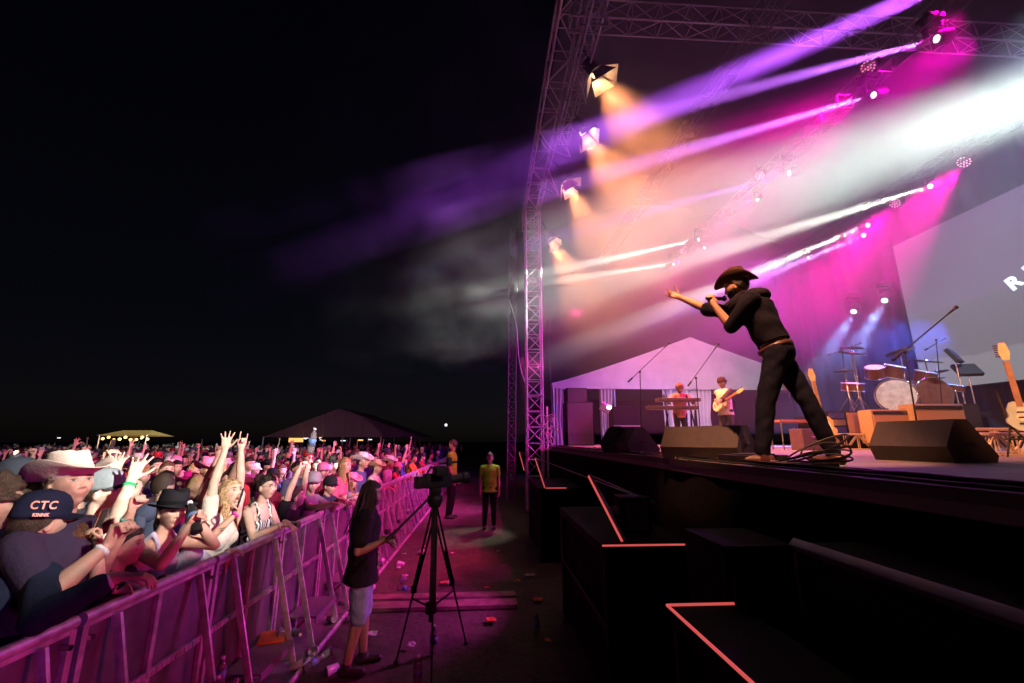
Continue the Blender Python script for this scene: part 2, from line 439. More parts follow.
# back drape behind the band (a wall of black cloth in front of which the grey screen hangs)
def backdrape():
    m = MB(); vs = []; fs = []; ny, nz_ = 220, 8
    for layer in (0, 1):
        for j in range(nz_ + 1):
            for i in range(ny + 1):
                y = 2 + 16.5 * i / ny
                vs.append((13.5 + .07 * math.sin(y * 9 + math.sin(y * 3)) + .05 * layer, y, 1.86 + 8.3 * j / nz_))
    N = (ny + 1) * (nz_ + 1)
    for layer in (0, 1):
        for j in range(nz_):
            for i in range(ny):
                a = layer * N + j * (ny + 1) + i; q = (a, a + 1, a + ny + 2, a + ny + 1); fs.append(q if not layer else q[::-1])
    m.add(vs, fs); o = m.build('back_curtain', mat('dark_drape', (.014, .010, .02), .9, 0, .25, 3), smooth=True)
    tag(o, 'tall dark pleated curtain along the back of the stage', 'curtain')
backdrape()

def screen():
    X = 12.95; y1 = onX(900, 280, 12.94).y; y0 = 4.6; z0 = onX(985, 384, 12.94).z; z1 = onX(960, 214.5, 12.94).z
    t = thing('video_screen', (X, y0, z0), 'large grey video screen behind the band showing hazy hills and white letters', 'screen')
    m = MB(); m.box((.1, (y1 - y0) / 2, (z1 - z0) / 2), (.2, y1 - y0, z1 - z0)); m.build('screen_housing', M_black, t)
    sm = bpy.data.materials.new('screen_picture'); sm.use_nodes = True; n = sm.node_tree; p = n.nodes['Principled BSDF']
    tc = n.nodes.new('ShaderNodeTexCoord'); sp = n.nodes.new('ShaderNodeSeparateXYZ'); n.links.new(tc.outputs['Object'], sp.inputs[0])
    nz = n.nodes.new('ShaderNodeTexNoise'); nz.inputs['Scale'].default_value = 1.1; nz.inputs['Detail'].default_value = 6; n.links.new(tc.outputs['Object'], nz.inputs['Vector'])
    ad = n.nodes.new('ShaderNodeMath'); ad.operation = 'MULTIPLY_ADD'; ad.inputs[1].default_value = .35; n.links.new(nz.outputs['Fac'], ad.inputs[0]); n.links.new(sp.outputs['Z'], ad.inputs[2])
    cr = n.nodes.new('ShaderNodeValToRGB'); cr.color_ramp.interpolation = 'LINEAR'
    dv = n.nodes.new('ShaderNodeMath'); dv.operation = 'DIVIDE'; dv.inputs[1].default_value = z1 - z0; n.links.new(ad.outputs[0], dv.inputs[0]); n.links.new(dv.outputs[0], cr.inputs[0])
    e = cr.color_ramp.elements
    e[0].position = 0; e[0].color = (.125, .12, .13, 1); e[1].position = 1; e[1].color = (.10, .065, .115, 1)
    for ps, c in ((.21, (.135, .13, .14)), (.22, (.10, .092, .108)), (.52, (.11, .098, .12)), (.53, (.125, .10, .145))):
        x = e.new(ps); x.color = (*c, 1)
    p.inputs['Base Color'].default_value = (.02, .02, .02, 1); p.inputs['Roughness'].default_value = .5
    n.links.new(cr.outputs[0], p.inputs['Emission Color']); p.inputs['Emission Strength'].default_value = 1.7
    m = MB(); m.box((-.012, (y1 - y0) / 2, (z1 - z0) / 2), (.02, y1 - y0 - .01, z1 - z0 - .01)); m.build('picture', sm, t)
    # two visible letters of the title, tilted
    wm = mat('screen_white', (.8, .8, .8), .6, emit=(.85, .86, .82), estr=.85)
    for ch_, px, py, rot in (('R', 1014, 283, 24), ('I', 1029, 272, 27)):
        q = onX(px, py, X - .04)
        cu = bpy.data.curves.new('letter', 'FONT'); cu.body = ch_; cu.size = .46; cu.extrude = .006; cu.align_x = 'CENTER'; cu.align_y = 'CENTER'; cu.offset = .02
        tmp = bpy.data.objects.new('l', cu); COL.objects.link(tmp); me = bpy.data.meshes.new_from_object(tmp.evaluated_get(bpy.context.evaluated_depsgraph_get())); bpy.data.objects.remove(tmp)
        me.materials.clear(); me.materials.append(wm); o = bpy.data.objects.new('letter', me); COL.objects.link(o); o.parent = t
        o.location = (q.x - X, q.y - y0, q.z - z0)
        o.rotation_euler = (Matrix.Rotation(R(-90), 4, 'Z') @ Matrix.Rotation(R(90), 4, 'X') @ Matrix.Rotation(R(rot), 4, 'Z')).to_euler()
screen()

# white marquee beside the far end of the stage
def marquee():
    Y = 19.2; a = onY(552, 383, Y); ridge = onY(690, 337, Y); x0 = a.x; ez = a.z; x1 = ridge.x * 2 - x0; bz = SZ - .1
    t = thing('marquee', (x0, Y, 0), 'white peaked marquee tent with tied curtains at the far end of the stage', 'tent')
    rz = ridge.z; w = x1 - x0; dp = 8
    m = MB(); th = .02
    prof = [(0, ez), (w / 2, rz), (w, ez)]
    nx, ny = 24, 8; vs = []; fs = []
    for j in range(ny + 1):
        for i in range(nx + 1):
            x = w * i / nx; z = ez + (rz - ez) * (1 - abs(2 * i / nx - 1)) ** 1.12
            z -= .12 * math.sin(math.pi * j / ny * 2) ** 2
            vs.append((x, dp * j / ny, z))
    for j in range(ny):
        for i in range(nx):
            q = j * (nx + 1) + i; fs.append((q, q + 1, q + nx + 2, q + nx + 1))
    m.add(vs, fs)
    # gable end and valance
    n = nx; g = [(w * i / n, 0, ez + (rz - ez) * (1 - abs(2 * i / n - 1)) ** 1.12) for i in range(n + 1)]
    low = [(w * i / n, -.01, ez - .02) for i in range(n + 1)]
    m.add(g + low, [(i, i + 1, n + 2 + i, n + 1 + i) for i in range(n)])
    m.build('canopy', M_white, t, smooth=False)
    m = MB(); m.box((w / 2, -.02, ez - .12), (w, .015, .26)); m.build('valance', M_white, t)
    for x in (0.06, w * .215, w * .40, w * .6, w - .06):
        m = MB(); m.cyl((x, .03, 0), (x, .03, ez), .05); m.build('pole', M_alu, t, auto=40)
    def curtain(xa, xb, pinch, seed):
        m = MB(); nn = 26; rows = 14; vs = []; fs = []
        for layer in (0, 1):
            for j in range(rows + 1):
                f = j / rows
                for i in range(nn + 1):
                    u = i / nn; wv = .07 * math.sin(u * 26 + seed)
                    k = 1 - pinch * math.exp(-((f - .45) / .22) ** 2)
                    x = xa + (xb - xa) * (u * k)
                    vs.append((x, .1 + wv + .015 * layer, ez - .1 - (ez - .1 - 1.2) * f))
        N = (rows + 1) * (nn + 1)
        for layer in (0, 1):
            for j in range(rows):
                for i in range(nn):
                    q = layer * N + j * (nn + 1) + i; qq = (q, q + 1, q + nn + 2, q + nn + 1); fs.append(qq if layer else qq[::-1])
        m.add(vs, fs); m.build('curtain', M_white, t, smooth=True)
    curtain(.1, .85, .25, 1); curtain(w * .165, w * .215, .3, 2); curtain(w * .385, w * .50, .1, 4); curtain(w * .50, w * .56, .2, 5); curtain(w * .97, w * .83, .3, 3)
    m = MB(); m.box((w / 2, dp, ez / 2), (w, .02, ez)); m.build('rear_wall', mat('tent_liner', (.02, .02, .05), .8), t)
marquee()

# ---------------------------------------------------------------- crowd barrier
BX = -2.07
def perforated():
    m = bpy.data.materials.new('perforated_steel'); m.use_nodes = True; n = m.node_tree; p = n.nodes['Principled BSDF']
    p.inputs['Metallic'].default_value = .45; p.inputs['Roughness'].default_value = .45
    tc = n.nodes.new('ShaderNodeTexCoord'); mp = n.nodes.new('ShaderNodeMapping'); mp.inputs['Scale'].default_value = (38, 38, 38)
    n.links.new(tc.outputs['Object'], mp.inputs[0])
    vo = n.nodes.new('ShaderNodeTexVoronoi'); vo.inputs['Randomness'].default_value = 0; n.links.new(mp.outputs[0], vo.inputs['Vector'])
    cr = n.nodes.new('ShaderNodeValToRGB'); cr.color_ramp.elements[0].position = .26; cr.color_ramp.elements[0].color = (.01, .01, .01, 1); cr.color_ramp.elements[1].position = .32; cr.color_ramp.elements[1].color = (.27, .25, .29, 1)
    n.links.new(vo.outputs['Distance'], cr.inputs[0])
    nz = n.nodes.new('ShaderNodeTexNoise'); nz.inputs['Scale'].default_value = 5; nz.inputs['Detail'].default_value = 6; n.links.new(tc.outputs['Object'], nz.inputs['Vector'])
    mr = n.nodes.new('ShaderNodeMapRange'); mr.inputs['From Min'].default_value = .3; mr.inputs['From Max'].default_value = .7; mr.inputs['To Min'].default_value = .5; mr.inputs['To Max'].default_value = 1.1; n.links.new(nz.outputs['Fac'], mr.inputs['Value'])
    mu = n.nodes.new('ShaderNodeMixRGB'); mu.blend_type = 'MULTIPLY'; mu.inputs[0].default_value = 1; n.links.new(cr.outputs[0], mu.inputs[1]); n.links.new(mr.outputs[0], mu.inputs[2]); n.links.new(mu.outputs[0], p.inputs['Base Color'])
    return m
M_perf = perforated()
M_bar = mat('barrier_steel', (.62, .60, .64), .42, .45, .35, 14, .15, 60)
M_tread = mat('tread_plate', (.35, .33, .36), .4, .5, .5, 90, .8, 130)
BP = 1.13
def barrier():
    t = thing('crowd_barrier', (BX, 0, 0), 'x', 'barrier', 'steel crowd barrier panels along the pit')
    w = BP
    m = MB(); m.cyl((0, .02, 1.2), (0, w - .02, 1.2), .030, n=16); m.box((0, w / 2, 1.165), (.03, w - .06, .025)); m.build('top_rail', M_bar, t, auto=40)
    m = MB(); m.box((-.015, w / 2, .62), (.008, w - .06, 1.08)); m.build('mesh_panel', M_perf, t)
    for yy in (.035, w / 2, w - .035):
        m = MB(); m.box((0.004, yy, .60), (.028, .035, 1.14)); m.build('post', M_bar, t)
    m = MB(); m.box((.012, w / 2, .70), (.03, w - .08, .04)); 
    for i in range(24): m.box((.030, .08 + i * (w - .16) / 23, .70), (.008, .015, .03))
    m.build('middle_rail', M_bar, t)
    for yy in (.21, .92):
        m = MB(); a = V(.03, yy, 1.16); b = V(.34, yy, .03); q = (b - a).to_track_quat('Z', 'X').to_matrix()
        m.box((a + b) / 2, (.05, .022, (b - a).length), q, bev=.004); m.build('brace', M_bar, t, auto=40)
    m = MB(); m.box((.18, w / 2, .30), (.30, .60, .02)); m.box((.325, w / 2, .275), (.012, .60, .06)); m.build('step', M_tread, t)
    m = MB(); m.box((.20, w / 2, .02), (.44, w - .02, .012)); m.build('foot_plate', M_tread, t)
    m = MB(); m.cyl((.40, .03, .045), (.40, w - .03, .045), .022, n=10); m.build('base_tube', M_bar, t, auto=40)
    for yy in (.06, w - .06): m = MB(); m.cyl((-.028, yy, 1.10), (.04, yy, 1.10), .014, n=8); m.build('joining_bolt', M_chrome, t)
    return t
b0 = barrier(); n_b = 24
for i in range(n_b):
    b = b0 if i == 0 else copy_tree(b0)
    y = -.8 + BP * i
    b.location = (BX, y, 0); q = proj((BX, y + BP / 2 + .001, 1.2)) if y > .6 else (-200, 0)
    names = {2: 'barrier panel nearest the navy capped man', 3: 'barrier panel below the fedora woman', 4: 'barrier panel below the cheering blonde', 5: 'barrier panel under the woman with glasses', 6: 'barrier panel under the boy in grey cap', 7: 'barrier panel just behind the dreadlocked camera operator'}
    b['label'] = names.get(i, 'purple-lit steel barrier panel far down the pit, ' + {0: 'beside the camera', 1: 'at the frame corner'}.get(i, 'joint number %d past the operator' % (i - 7)))
    if i < 2: b['label'] = 'steel barrier panel at the near end of the row' if i == 1 else 'steel barrier panel beside the photographer'
    if i > 7: b['label'] = 'one of the far purple-lit barrier panels beyond the dreadlocked operator'
# a black strap tied round the rail
m = MB(); y = 2.02
m.tube([(BX + .036 * math.cos(a), y + .004 * a, 1.2 + .036 * math.sin(a)) for a in [i * .5 for i in range(14)]], .010, 6)
vs = []
for j in range(9):
    for sx in (0, 1):
        for th in (0, 1): vs.append((BX + .045 + .01 * math.sin(j) + .006 * th, y - .035 + .07 * sx * (1 - .03 * j) + .008 * j, 1.19 - .045 * j))
fs = []
for j in range(8):
    a = j * 4; fs += [(a, a + 2, a + 6, a + 4), (a + 1, a + 5, a + 7, a + 3), (a, a + 4, a + 5, a + 1), (a + 2, a + 3, a + 7, a + 6)]
m.add(vs, fs); tag(m.build('tied_cloth', M_blackcloth, None), 'black strap knotted round the barrier rail beside the navy shirt', 'strap')

# ---------------------------------------------------------------- pit floor: cable ramp, litter
M_wood = mat('worn_plywood', (.22, .15, .11), .75, 0, .5, 6, .3, 40)
t = thing('cable_ramp', (0, 0, 0), 'low wooden cable ramp of two boards laid across the pit floor', 'cable ramp')
for (ya, yb), z in (((onZ(440, 597, 0).y, onZ(440, 602, 0).y), .045), ((onZ(440, 605, 0).y, onZ(440, 612, 0).y), .05)):
    m = MB(); m.box((-.62, (ya + yb) / 2, z / 2 + .012), (2.1, abs(ya - yb), z), R(1), bev=.006); m.build('board', M_wood, t)
M_cup = mat('cup_plastic', (.6, .58, .62), .3); M_can = mat('drink_can', (.35, .38, .45), .3, .7)
def cup(loc, label, rot=None, c=None, s=1.):
    t = thing('plastic_cup', loc, label, 'cup', 'litter under the barrier'); m = MB()
    m.lathe([(.030, 0), (.042, .105), (.044, .108), (.041, .104), (.029, .006)], 16); m.build('cup_wall', c or M_cup, t, smooth=True)
    if rot: t.rotation_euler = rot
    t.scale = (s,) * 3
def can(loc, label, rot=(R(90), 0, R(30)), c=None):
    t = thing('drink_can', loc, label, 'can', 'litter under the barrier'); m = MB()
    m.lathe([(.024, 0), (.033, .008), (.033, .105), (.026, .12), (.024, .118)], 16); m.build('can_body', c or M_can, t, smooth=True); t.rotation_euler = rot
cup((BX + .2, 3.62, .311), 'stacked pale cup on the barrier step beside a blue bottle', None)
M_cm = mat('can_maroon', (.4, .05, .08), .3, .6)
can((BX + .12, 3.35, .345), 'shiny crumpled can in the heap of rubbish on the barrier step', c=M_can); can((BX + .20, 3.42, .345), 'maroon can in the heap of rubbish on the barrier step', (R(90), 0, R(80)), M_cm)
can((BX + .12, 3.30, .06), 'silver can on the foot plate under the rubbish heap'); cup((BX + .25, 5.75, .06), 'pink-lit crushed cup on the foot plate behind the operator', (R(80), 0, 1))
cup((BX + .3, 4.62, .06), 'crushed cup lying at the foot of the barrier brace', (R(80), 0, 2)); can((BX + .15, 4.7, .345), 'dark can lying on the second barrier step')
cup((BX + .36, 5.0, .07), 'tipped cup between two barrier braces', (R(85), 0, .4)); cup((BX + .55, 3.85, .04), 'crumpled cup on the pit floor by the operator', (R(85), 0, 1.4))
M_red = mat('orange_plastic', (.7, .16, .03), .5)
m = MB(); m.box((BX + .12, 4.62, .322), (.22, .26, .02), .3, bev=.004); tag(m.build('orange_tray', M_red), 'flat orange packet lying on the barrier step under the glasses woman', 'packet')
rl_ = random.Random(21)
for k in range(16):
    x, y = rl_.uniform(BX + .1, BX + .9), rl_.uniform(3.4, 9.5); z = .045
    (cup if k % 3 else can)((x, y, z), 'one of the scattered crushed cups and cans along the barrier foot', (R(rl_.uniform(70, 100)), 0, rl_.uniform(0, 6)))
M_paper = mat('paper', (.6, .58, .55), .8)
for k in range(22):
    x, y = rl_.uniform(BX + .1, .8), rl_.uniform(3.3, 11); s_ = rl_.uniform(.03, .07); m = MB(); pts = []
    for j in range(4):
        for i in range(4): pts.append((x + (i - 1.5) * s_ * .6 + rl_.uniform(-.01, .01), y + (j - 1.5) * s_ * .6 + rl_.uniform(-.01, .01), .03 + rl_.uniform(0, .022)))
    n16 = len(pts); pts += [(a, b, c + .002) for a, b, c in pts]
    fs = [(j * 4 + i, j * 4 + i + 4, j * 4 + i + 5, j * 4 + i + 1) for j in range(3) for i in range(3)]; m.add(pts, fs + [tuple(q + n16 for q in f[::-1]) for f in fs])
    tag(m.build('paper_scrap', M_paper if k % 3 else M_red), 'one of the torn paper scraps strewn on the pit floor', 'litter', 'paper scraps on the pit floor')

# ---------------------------------------------------------------- people
M_skin = mat('skin', (.5, .3, .22), .42, 0, .14, 18, .25, 190, objcol=True, attr=True, spec=.4)
M_clo = mat('cloth', (.5, .5, .5), .9, 0, .22, 5, .45, 45, objcol=True, spec=.15)
M_hair = mat('hair', (.05, .03, .02), .42, 0, .6, 60, 1.0, 170, objcol=True, spec=.4)
M_denim = mat('denim', (.08, .1, .17), .85, 0, .35, 9, .4, 120, objcol=True, spec=.15)
M_felt = mat('felt', (.3, .25, .2), .8, 0, .15, 8, .25, 90, objcol=True, spec=.2)
M_leather = mat('leather', (.04, .025, .02), .5, 0, .3, 20, .2, 80, objcol=True)

def sm(a, b, x):
    t = np.clip((x - a) / (b - a), 0, 1); return t * t * (3 - 2 * t)

def head_grid(nu=72, nv=56, mouth=0.0):
    """head surface as a closed grid; local: face +Y, up +Z, centre between the ears; 0.235 m tall"""
    ph = np.linspace(-np.pi / 2, np.pi / 2, nv + 1)[1:-1]; th = np.linspace(0, 2 * np.pi, nu, endpoint=False)
    P, T = np.meshgrid(ph, th, indexing='ij')
    x = np.cos(P) * np.cos(T); y = np.cos(P) * np.sin(T); z = np.sin(P)
    pw = lambda a, e: np.sign(a) * np.abs(a) ** e
    X = .074 * pw(x, .92); Y = .097 * pw(y, .95); Z = .116 * z
    low = sm(.0, -.115, Z)
    X = X * (1 - .36 * low); 
    Y = np.where(Y > 0, Y * (1 - .10 * low), Y * (1 - .42 * sm(.01, -.10, Z)))
    Y = np.where((Y > 0) & (Z > .03), Y * (1 - .12 * sm(.03, .10, Z)), Y)
    Yf = np.where(Y > .078, .078 + (Y - .078) * .35, Y); Y = Yf
    front = (y > .15)
    def g(cx, cz, sx, sz): return np.exp(-((X - cx) / sx) ** 2 - ((Z - cz) / sz) ** 2) * front
    d = np.zeros_like(X)
    for s in (-1, 1):
        d += .008 * g(s * .026, .030, .020, .009)          # brow
        d -= .014 * g(s * .031, .008, .016, .012)          # socket
        d += .006 * g(s * .031, .006, .010, .007)          # eyeball
        d += .008 * g(s * .043, -.018, .018, .016)         # cheek
        d += .008 * g(s * .012, -.032, .006, .007)         # nostril wing
    nose = np.where(Z > -.036, np.clip((.022 - Z) / .058, 0, 1), 0) ** 1.1
    d += .027 * nose * np.exp(-(X / .0095) ** 2) * front
    d += .007 * g(0, -.053, .018, .005) + .007 * g(0, -.064 - mouth * .012, .016, .006)
    d -= (.005 + mouth * .02) * g(0, -.0585 - mouth * .006, .017, .003 + mouth * .010)
    d += .010 * g(0, -.093, .018, .014)
    d -= .003 * g(0, -.078, .016, .006)
    Y = Y + d
    Z = Z - mouth * .014 * sm(-.05, -.10, Z) * (y > 0)
    vs = [(0, 0, -.113 - mouth * .012)] + list(zip(X.ravel(), Y.ravel(), Z.ravel())) + [(0, -.004, .116)]
    n = nv - 1; fs = []
    for k in range(nu):
        fs.append((0, 1 + (k + 1) % nu, 1 + k)); fs.append((len(vs) - 1, 1 + (n - 1) * nu + k, 1 + (n - 1) * nu + (k + 1) % nu))
    for i in range(n - 1):
        for k in range(nu):
            a = 1 + i * nu; fs.append((a + k, a + (k + 1) % nu, a + nu + (k + 1) % nu, a + nu + k))
    return np.array(vs), fs

_HEADS = {}
def headverts(mouth=0., lod=0):
    k = (round(mouth, 1), lod)
    if k not in _HEADS: _HEADS[k] = head_grid(72, 56, mouth) if lod == 0 else head_grid(36, 26, mouth)
    return _HEADS[k]

def frame(fwd, up=(0, 0, 1)):
    f = Vector(fwd).normalized(); u = Vector(up); u = (u - f * u.dot(f)).normalized()
    r = f.cross(u); return Matrix((r, f, u)).transposed()      # columns: x=right, y=fwd, z=up

def fingers(mb, w, d, n, side, pose, s=1.0, fat=1.0):
    """hand at wrist w, pointing d, palm normal n (the way the palm faces); side = +1 right hand, -1 left"""
    d = Vector(d).normalized(); n = Vector(n); n = (n - d * n.dot(d)).normalized()
    x = d.cross(n) * side                                     # towards the thumb
    r = .0088 * s * fat
    L = .088 * s
    # palm: a row of tapered bars
    for k, u in enumerate((-.03, -.010, .010, .029)):
        mb.cap(w + d * .006 + x * u * .55 * s, w + d * L + x * u * s, .0135 * s, .0115 * s, 8)
    mb.cap(w - d * .03 * s, w + d * .03 * s, .024 * s, .021 * s, 10)
    curls = {'open': (.10, .08, .08, .14, .2), 'relaxed': (.45, .5, .55, .6, .5), 'fist': (1.5, 1.5, 1.5, 1.5, 1.2), 'grip': (1.1, 1.1, 1.15, 1.2, .8),
             'horns': (.05, 1.5, 1.5, .1, .9), 'point': (.05, 1.4, 1.5, 1.5, .9), 'peace': (.05, .1, 1.5, 1.5, 1.), 'rock': (.1, 1.3, 1.4, .35, .2)}[pose]
    spread = {'open': .26, 'relaxed': .08, 'peace': .2}.get(pose, .03)
    # index..little : u from thumb side
    for k, (u, ln) in enumerate(((.029, .074), (.010, .082), (-.010, .076), (-.029, .060))):
        c = curls[k]; p = w + d * L + x * u * s; a = (1.5 - k) * spread
        dr = (d * math.cos(a) + x * math.sin(a)).normalized(); ang = 0
        for j, fr in enumerate((.46, .31, .23)):
            ang += c * (.75 if j == 0 else .85 if j == 1 else .5) + .04
            v = dr * math.cos(ang) + n * math.sin(ang)
            q = p + v * ln * fr * s
            mb.cap(p, q, r * (1.05 - .08 * j), r * (.98 - .08 * j), 8); p = q
    c = curls[4]; p = w + d * .022 * s + x * .024 * s
    v = (d * .65 + x * (.85 - .55 * c) + n * (.25 + .5 * c)).normalized()
    q = p + v * .042 * s; mb.cap(p, q, .014 * s * fat, .0108 * s * fat, 8)
    v = (v + n * .35 * c + d * .25 - x * .3 * c).normalized(); p = q; q = p + v * .032 * s; mb.cap(p, q, .0104 * s * fat, .0096 * s * fat, 8)
    v = (v + d * .2 - x * .35 * c).normalized(); p = q; q = p + v * .024 * s; mb.cap(p, q, .0098 * s * fat, .008 * s * fat, 8)

def remesh(name, mb, vox, smooth=2, fac=.5):
    me = mb.mesh(name)
    o = bpy.data.objects.new(name, me); COL.objects.link(o)
    r = o.modifiers.new('r', 'REMESH'); r.mode = 'VOXEL'; r.voxel_size = vox; r.use_smooth_shade = True
    if smooth:
        k = o.modifiers.new('s', 'SMOOTH'); k.factor = fac; k.iterations = smooth
    dg = bpy.context.evaluated_depsgraph_get()
    out = bpy.data.meshes.new_from_object(o.evaluated_get(dg), depsgraph=dg)
    bpy.data.objects.remove(o); bpy.data.meshes.remove(me)
    out.name = name
    out.polygons.foreach_set('use_smooth', [True] * len(out.polygons))
    return out

def coords(me):
    a = np.empty(len(me.vertices) * 3, np.float32); me.vertices.foreach_get('co', a); return a.reshape(-1, 3)
def set_coords(me, a): me.vertices.foreach_set('co', a.astype(np.float32).ravel()); me.update()

def wrinkle(me, amp=.006, sc=9., seed=0.):
    c = coords(me); n = np.empty(len(me.vertices) * 3, np.float32); me.vertices.foreach_get('normal', n); n = n.reshape(-1, 3)
    x, y, z = c.T * sc
    w = np.sin(x * 1.3 + 1.7 * np.sin(z * .9 + seed) + seed) * np.sin(z * 1.9 + 1.3 * np.sin(y * 1.4 + seed * 2) + x * .6) + .5 * np.sin(3.1 * z + 2.3 * y + 1.4 * np.sin(2.2 * x + seed)) + .3 * np.sin(6.3 * x + 5.1 * z + 2 * np.sin(3 * y))
    set_coords(me, c + n * (w * amp * .6)[:, None])

def rot_about(v, ax, a): return Quaternion(Vector(ax), a) @ Vector(v)

class Person:
    """a figure in its own space: stands at the origin facing +Y.  h = height."""
    def __init__(s, h=1.75, build=1.0, female=False, lean=0., lean_side=0., twist=0., head=(0, 1, .0), roll=0., neck_fwd=.02,
                 la=None, ra=None, lh='relaxed', rh='relaxed', legs=None, mouth=0., vox=.009, ln=None, rn=None, crouch=0.):
        k = h / 1.76; s.k = k; s.h = h; s.b = build; s.female = female; s.mouth = mouth; s.vox = vox
        hip = Vector((0, 0, .93 * k - crouch)); s.hip = hip
        up = Vector((math.sin(lean_side), math.sin(lean), math.cos(lean) * math.cos(lean_side))).normalized(); s.up = up
        rt = Vector((math.cos(twist), -math.sin(twist), 0)); rt = (rt - up * rt.dot(up)).normalized(); fw = up.cross(rt); s.rt = rt; s.fw = fw
        s.chest = hip + up * .36 * k; s.nb = hip + up * .535 * k + fw * .0
        sw = (.155 if female else .178) * k * (.9 + .1 * build)
        s.sh = {1: hip + up * .455 * k + rt * sw, -1: hip + up * .455 * k - rt * sw}
        s.head_c = s.nb + (up * .6 + Vector((0, 0, .4))).normalized() * .152 * k + fw * neck_fwd
        hf = Vector(head).normalized(); s.hm = frame(hf, rot_about((up * .5 + Vector((0, 0, .5))).normalized(), hf, roll)); s.hs = 1.06 * (.5 + .5 * k) * (.96 if female else 1.0)
        # arms: (upper dir, forearm dir) in figure space
        s.arm = {}
        for side, a, hp, nn in ((1, ra, rh, rn), (-1, la, lh, ln)):
            a = a or ((side * .12, .05, -1), (side * .05, .3, -1))
            u = Vector(a[0]).normalized(); f = Vector(a[1]).normalized(); S = s.sh[side].copy()
            if u.z > .3: S = S + Vector((0, 0, .035 * k * u.z)) - rt * side * .02 * k * u.z
            E = S + u * .285 * k; Wr = E + f * .255 * k
            hd = Vector(a[2]).normalized() if len(a) > 2 else f
            s.arm[side] = (S, E, Wr, hd, hp, Vector(nn) if nn else None)
        s.leg = {}
        for side in (1, -1):
            H = hip + rt * side * .09 * k - Vector((0, 0, .02))
            if legs: Kn, A = [Vector(q) for q in legs[0 if side < 0 else 1][:2]]; T = Vector(legs[0 if side < 0 else 1][2])
            else:
                Kn = Vector((side * .10 * k, .02 + crouch * .3, .49 * k)); A = Vector((side * .11 * k, -.03, .085 * k)); T = Vector((side * .04, 1, 0))
            s.leg[side] = (H, Kn, A, T)
    def torso(s, mb, inf=0., hem=None, waist_only=False, collar=True):
        k, b, up, rt, fw, hip = s.k, s.b, s.up, s.rt, s.fw, s.hip
        f = s.female; lo = -.12 if hem is None else -hem
        T = ([(-.12, .150, .108), (-.02, .170, .124), (.06, .160, .116), (.15, .128, .096), (.24, .136, .100), (.33, .150, .110), (.40, .150, .106), (.45, .128, .090), (.49, .088, .072), (.53, .050, .052)] if f else
             [(-.12, .148, .105), (-.02, .162, .118), (.06, .156, .112), (.15, .146, .102), (.24, .153, .108), (.33, .168, .118), (.40, .170, .116), (.45, .145, .098), (.49, .098, .076), (.53, .056, .056)])
        if inf < 0: T[0] = (-.10, .125, .085); T[1] = (-.02, T[1][1] * .93, T[1][2] * .90)
        if hem is not None: T = [(lo, T[1][1] + .022, T[1][2] + .022)] + T[1:] if lo < -.03 else [(z, a_, b_) for z, a_, b_ in T if z > lo]
        n = 24; vs = []
        for z, a_, b_ in T:
            if inf > .008 and -.05 < z < .32: a_ = max(a_, (.148 if f else .160)); b_ = max(b_, .110)
            c = hip + up * z * k
            for j in range(n):
                t = 2 * math.pi * j / n
                bulge = .016 * k * (b - 1) * 8 * max(0, math.sin(t)) * math.exp(-((z - .12) / .12) ** 2) if b > 1 else 0
                vs.append(c + rt * math.cos(t) * (a_ * k * b + inf) + fw * (math.sin(t) * (b_ * k * b + inf) + bulge))
        m = len(T); fs = [(i * n + j, i * n + (j + 1) % n, (i + 1) * n + (j + 1) % n, (i + 1) * n + j) for i in range(m - 1) for j in range(n)]
        fs += [tuple(range(n - 1, -1, -1)), tuple(range((m - 1) * n, m * n))]
        mb.add(vs, fs)
        q = Matrix((rt, fw, up)).transposed(); i = inf
        if f:
            for sd in (1, -1): mb.ell(hip + up * .33 * k + rt * sd * .066 * k + fw * .085 * k, (.058 * k + i, .044 * k + i, .058 * k + i), q, 14, 10)
        for sd in (1, -1):
            S = s.arm[sd][0]
            mb.cap(s.nb - up * .055 * k + rt * sd * .03, S - rt * sd * .02 * k, .055 * k + i, (.046 if f else .052) * k + i, 14)
            mb.cap(hip + up * .36 * k + rt * sd * .09 * k, S - rt * sd * .03 * k - up * .02, .085 * k + i, .05 * k + i, 14)
    def arm_mesh(s, mb, side, inf=0., upto=2.0):
        """upto: 1 = elbow, 2 = wrist"""
        S, E, Wr, hd, hp, nn = s.arm[side]; k = s.k; b = (.8 + .2 * s.b) * (.88 if s.female else 1.)
        ru, re, rw = .052 * k * b, .040 * k * b, .026 * k * b
        f = min(1, upto); mb.cap(S, S.lerp(E, f), ru + inf, ru + (re - ru) * f + inf, 14)
        if upto > 1:
            g = upto - 1; M_ = E.lerp(Wr, .3)
            mb.cap(E, E.lerp(Wr, min(.3, g)), re + inf, re * 1.06 + inf, 14)
            if g > .3: mb.cap(M_, E.lerp(Wr, g), re * 1.06 + inf, (re * 1.06 + (rw - re * 1.06) * (g - .3) / .7) + inf, 14)
    def leg_mesh(s, mb, side, inf=0., upto=2.0, flare=0.):
        H, K, A, T = s.leg[side]; k = s.k; b = s.b
        r0, r1, r2, r3 = .088 * k * b, .058 * k * b, .056 * k * b, .038 * k
        f = min(1, upto); mb.cap(H, H.lerp(K, f), r0 + inf, r0 + (r1 - r0) * f + inf + flare * f, 16)
        if upto > 1:
            g = upto - 1; C = K.lerp(A, .3)
            mb.cap(K, K.lerp(A, min(.3, g)), r1 + inf + flare, r2 + inf + flare, 14)
            if g > .3: mb.cap(C, K.lerp(A, g), r2 + inf + flare, r2 + (r3 - r2) * (g - .3) / .7 + inf + flare * 1.3, 14)
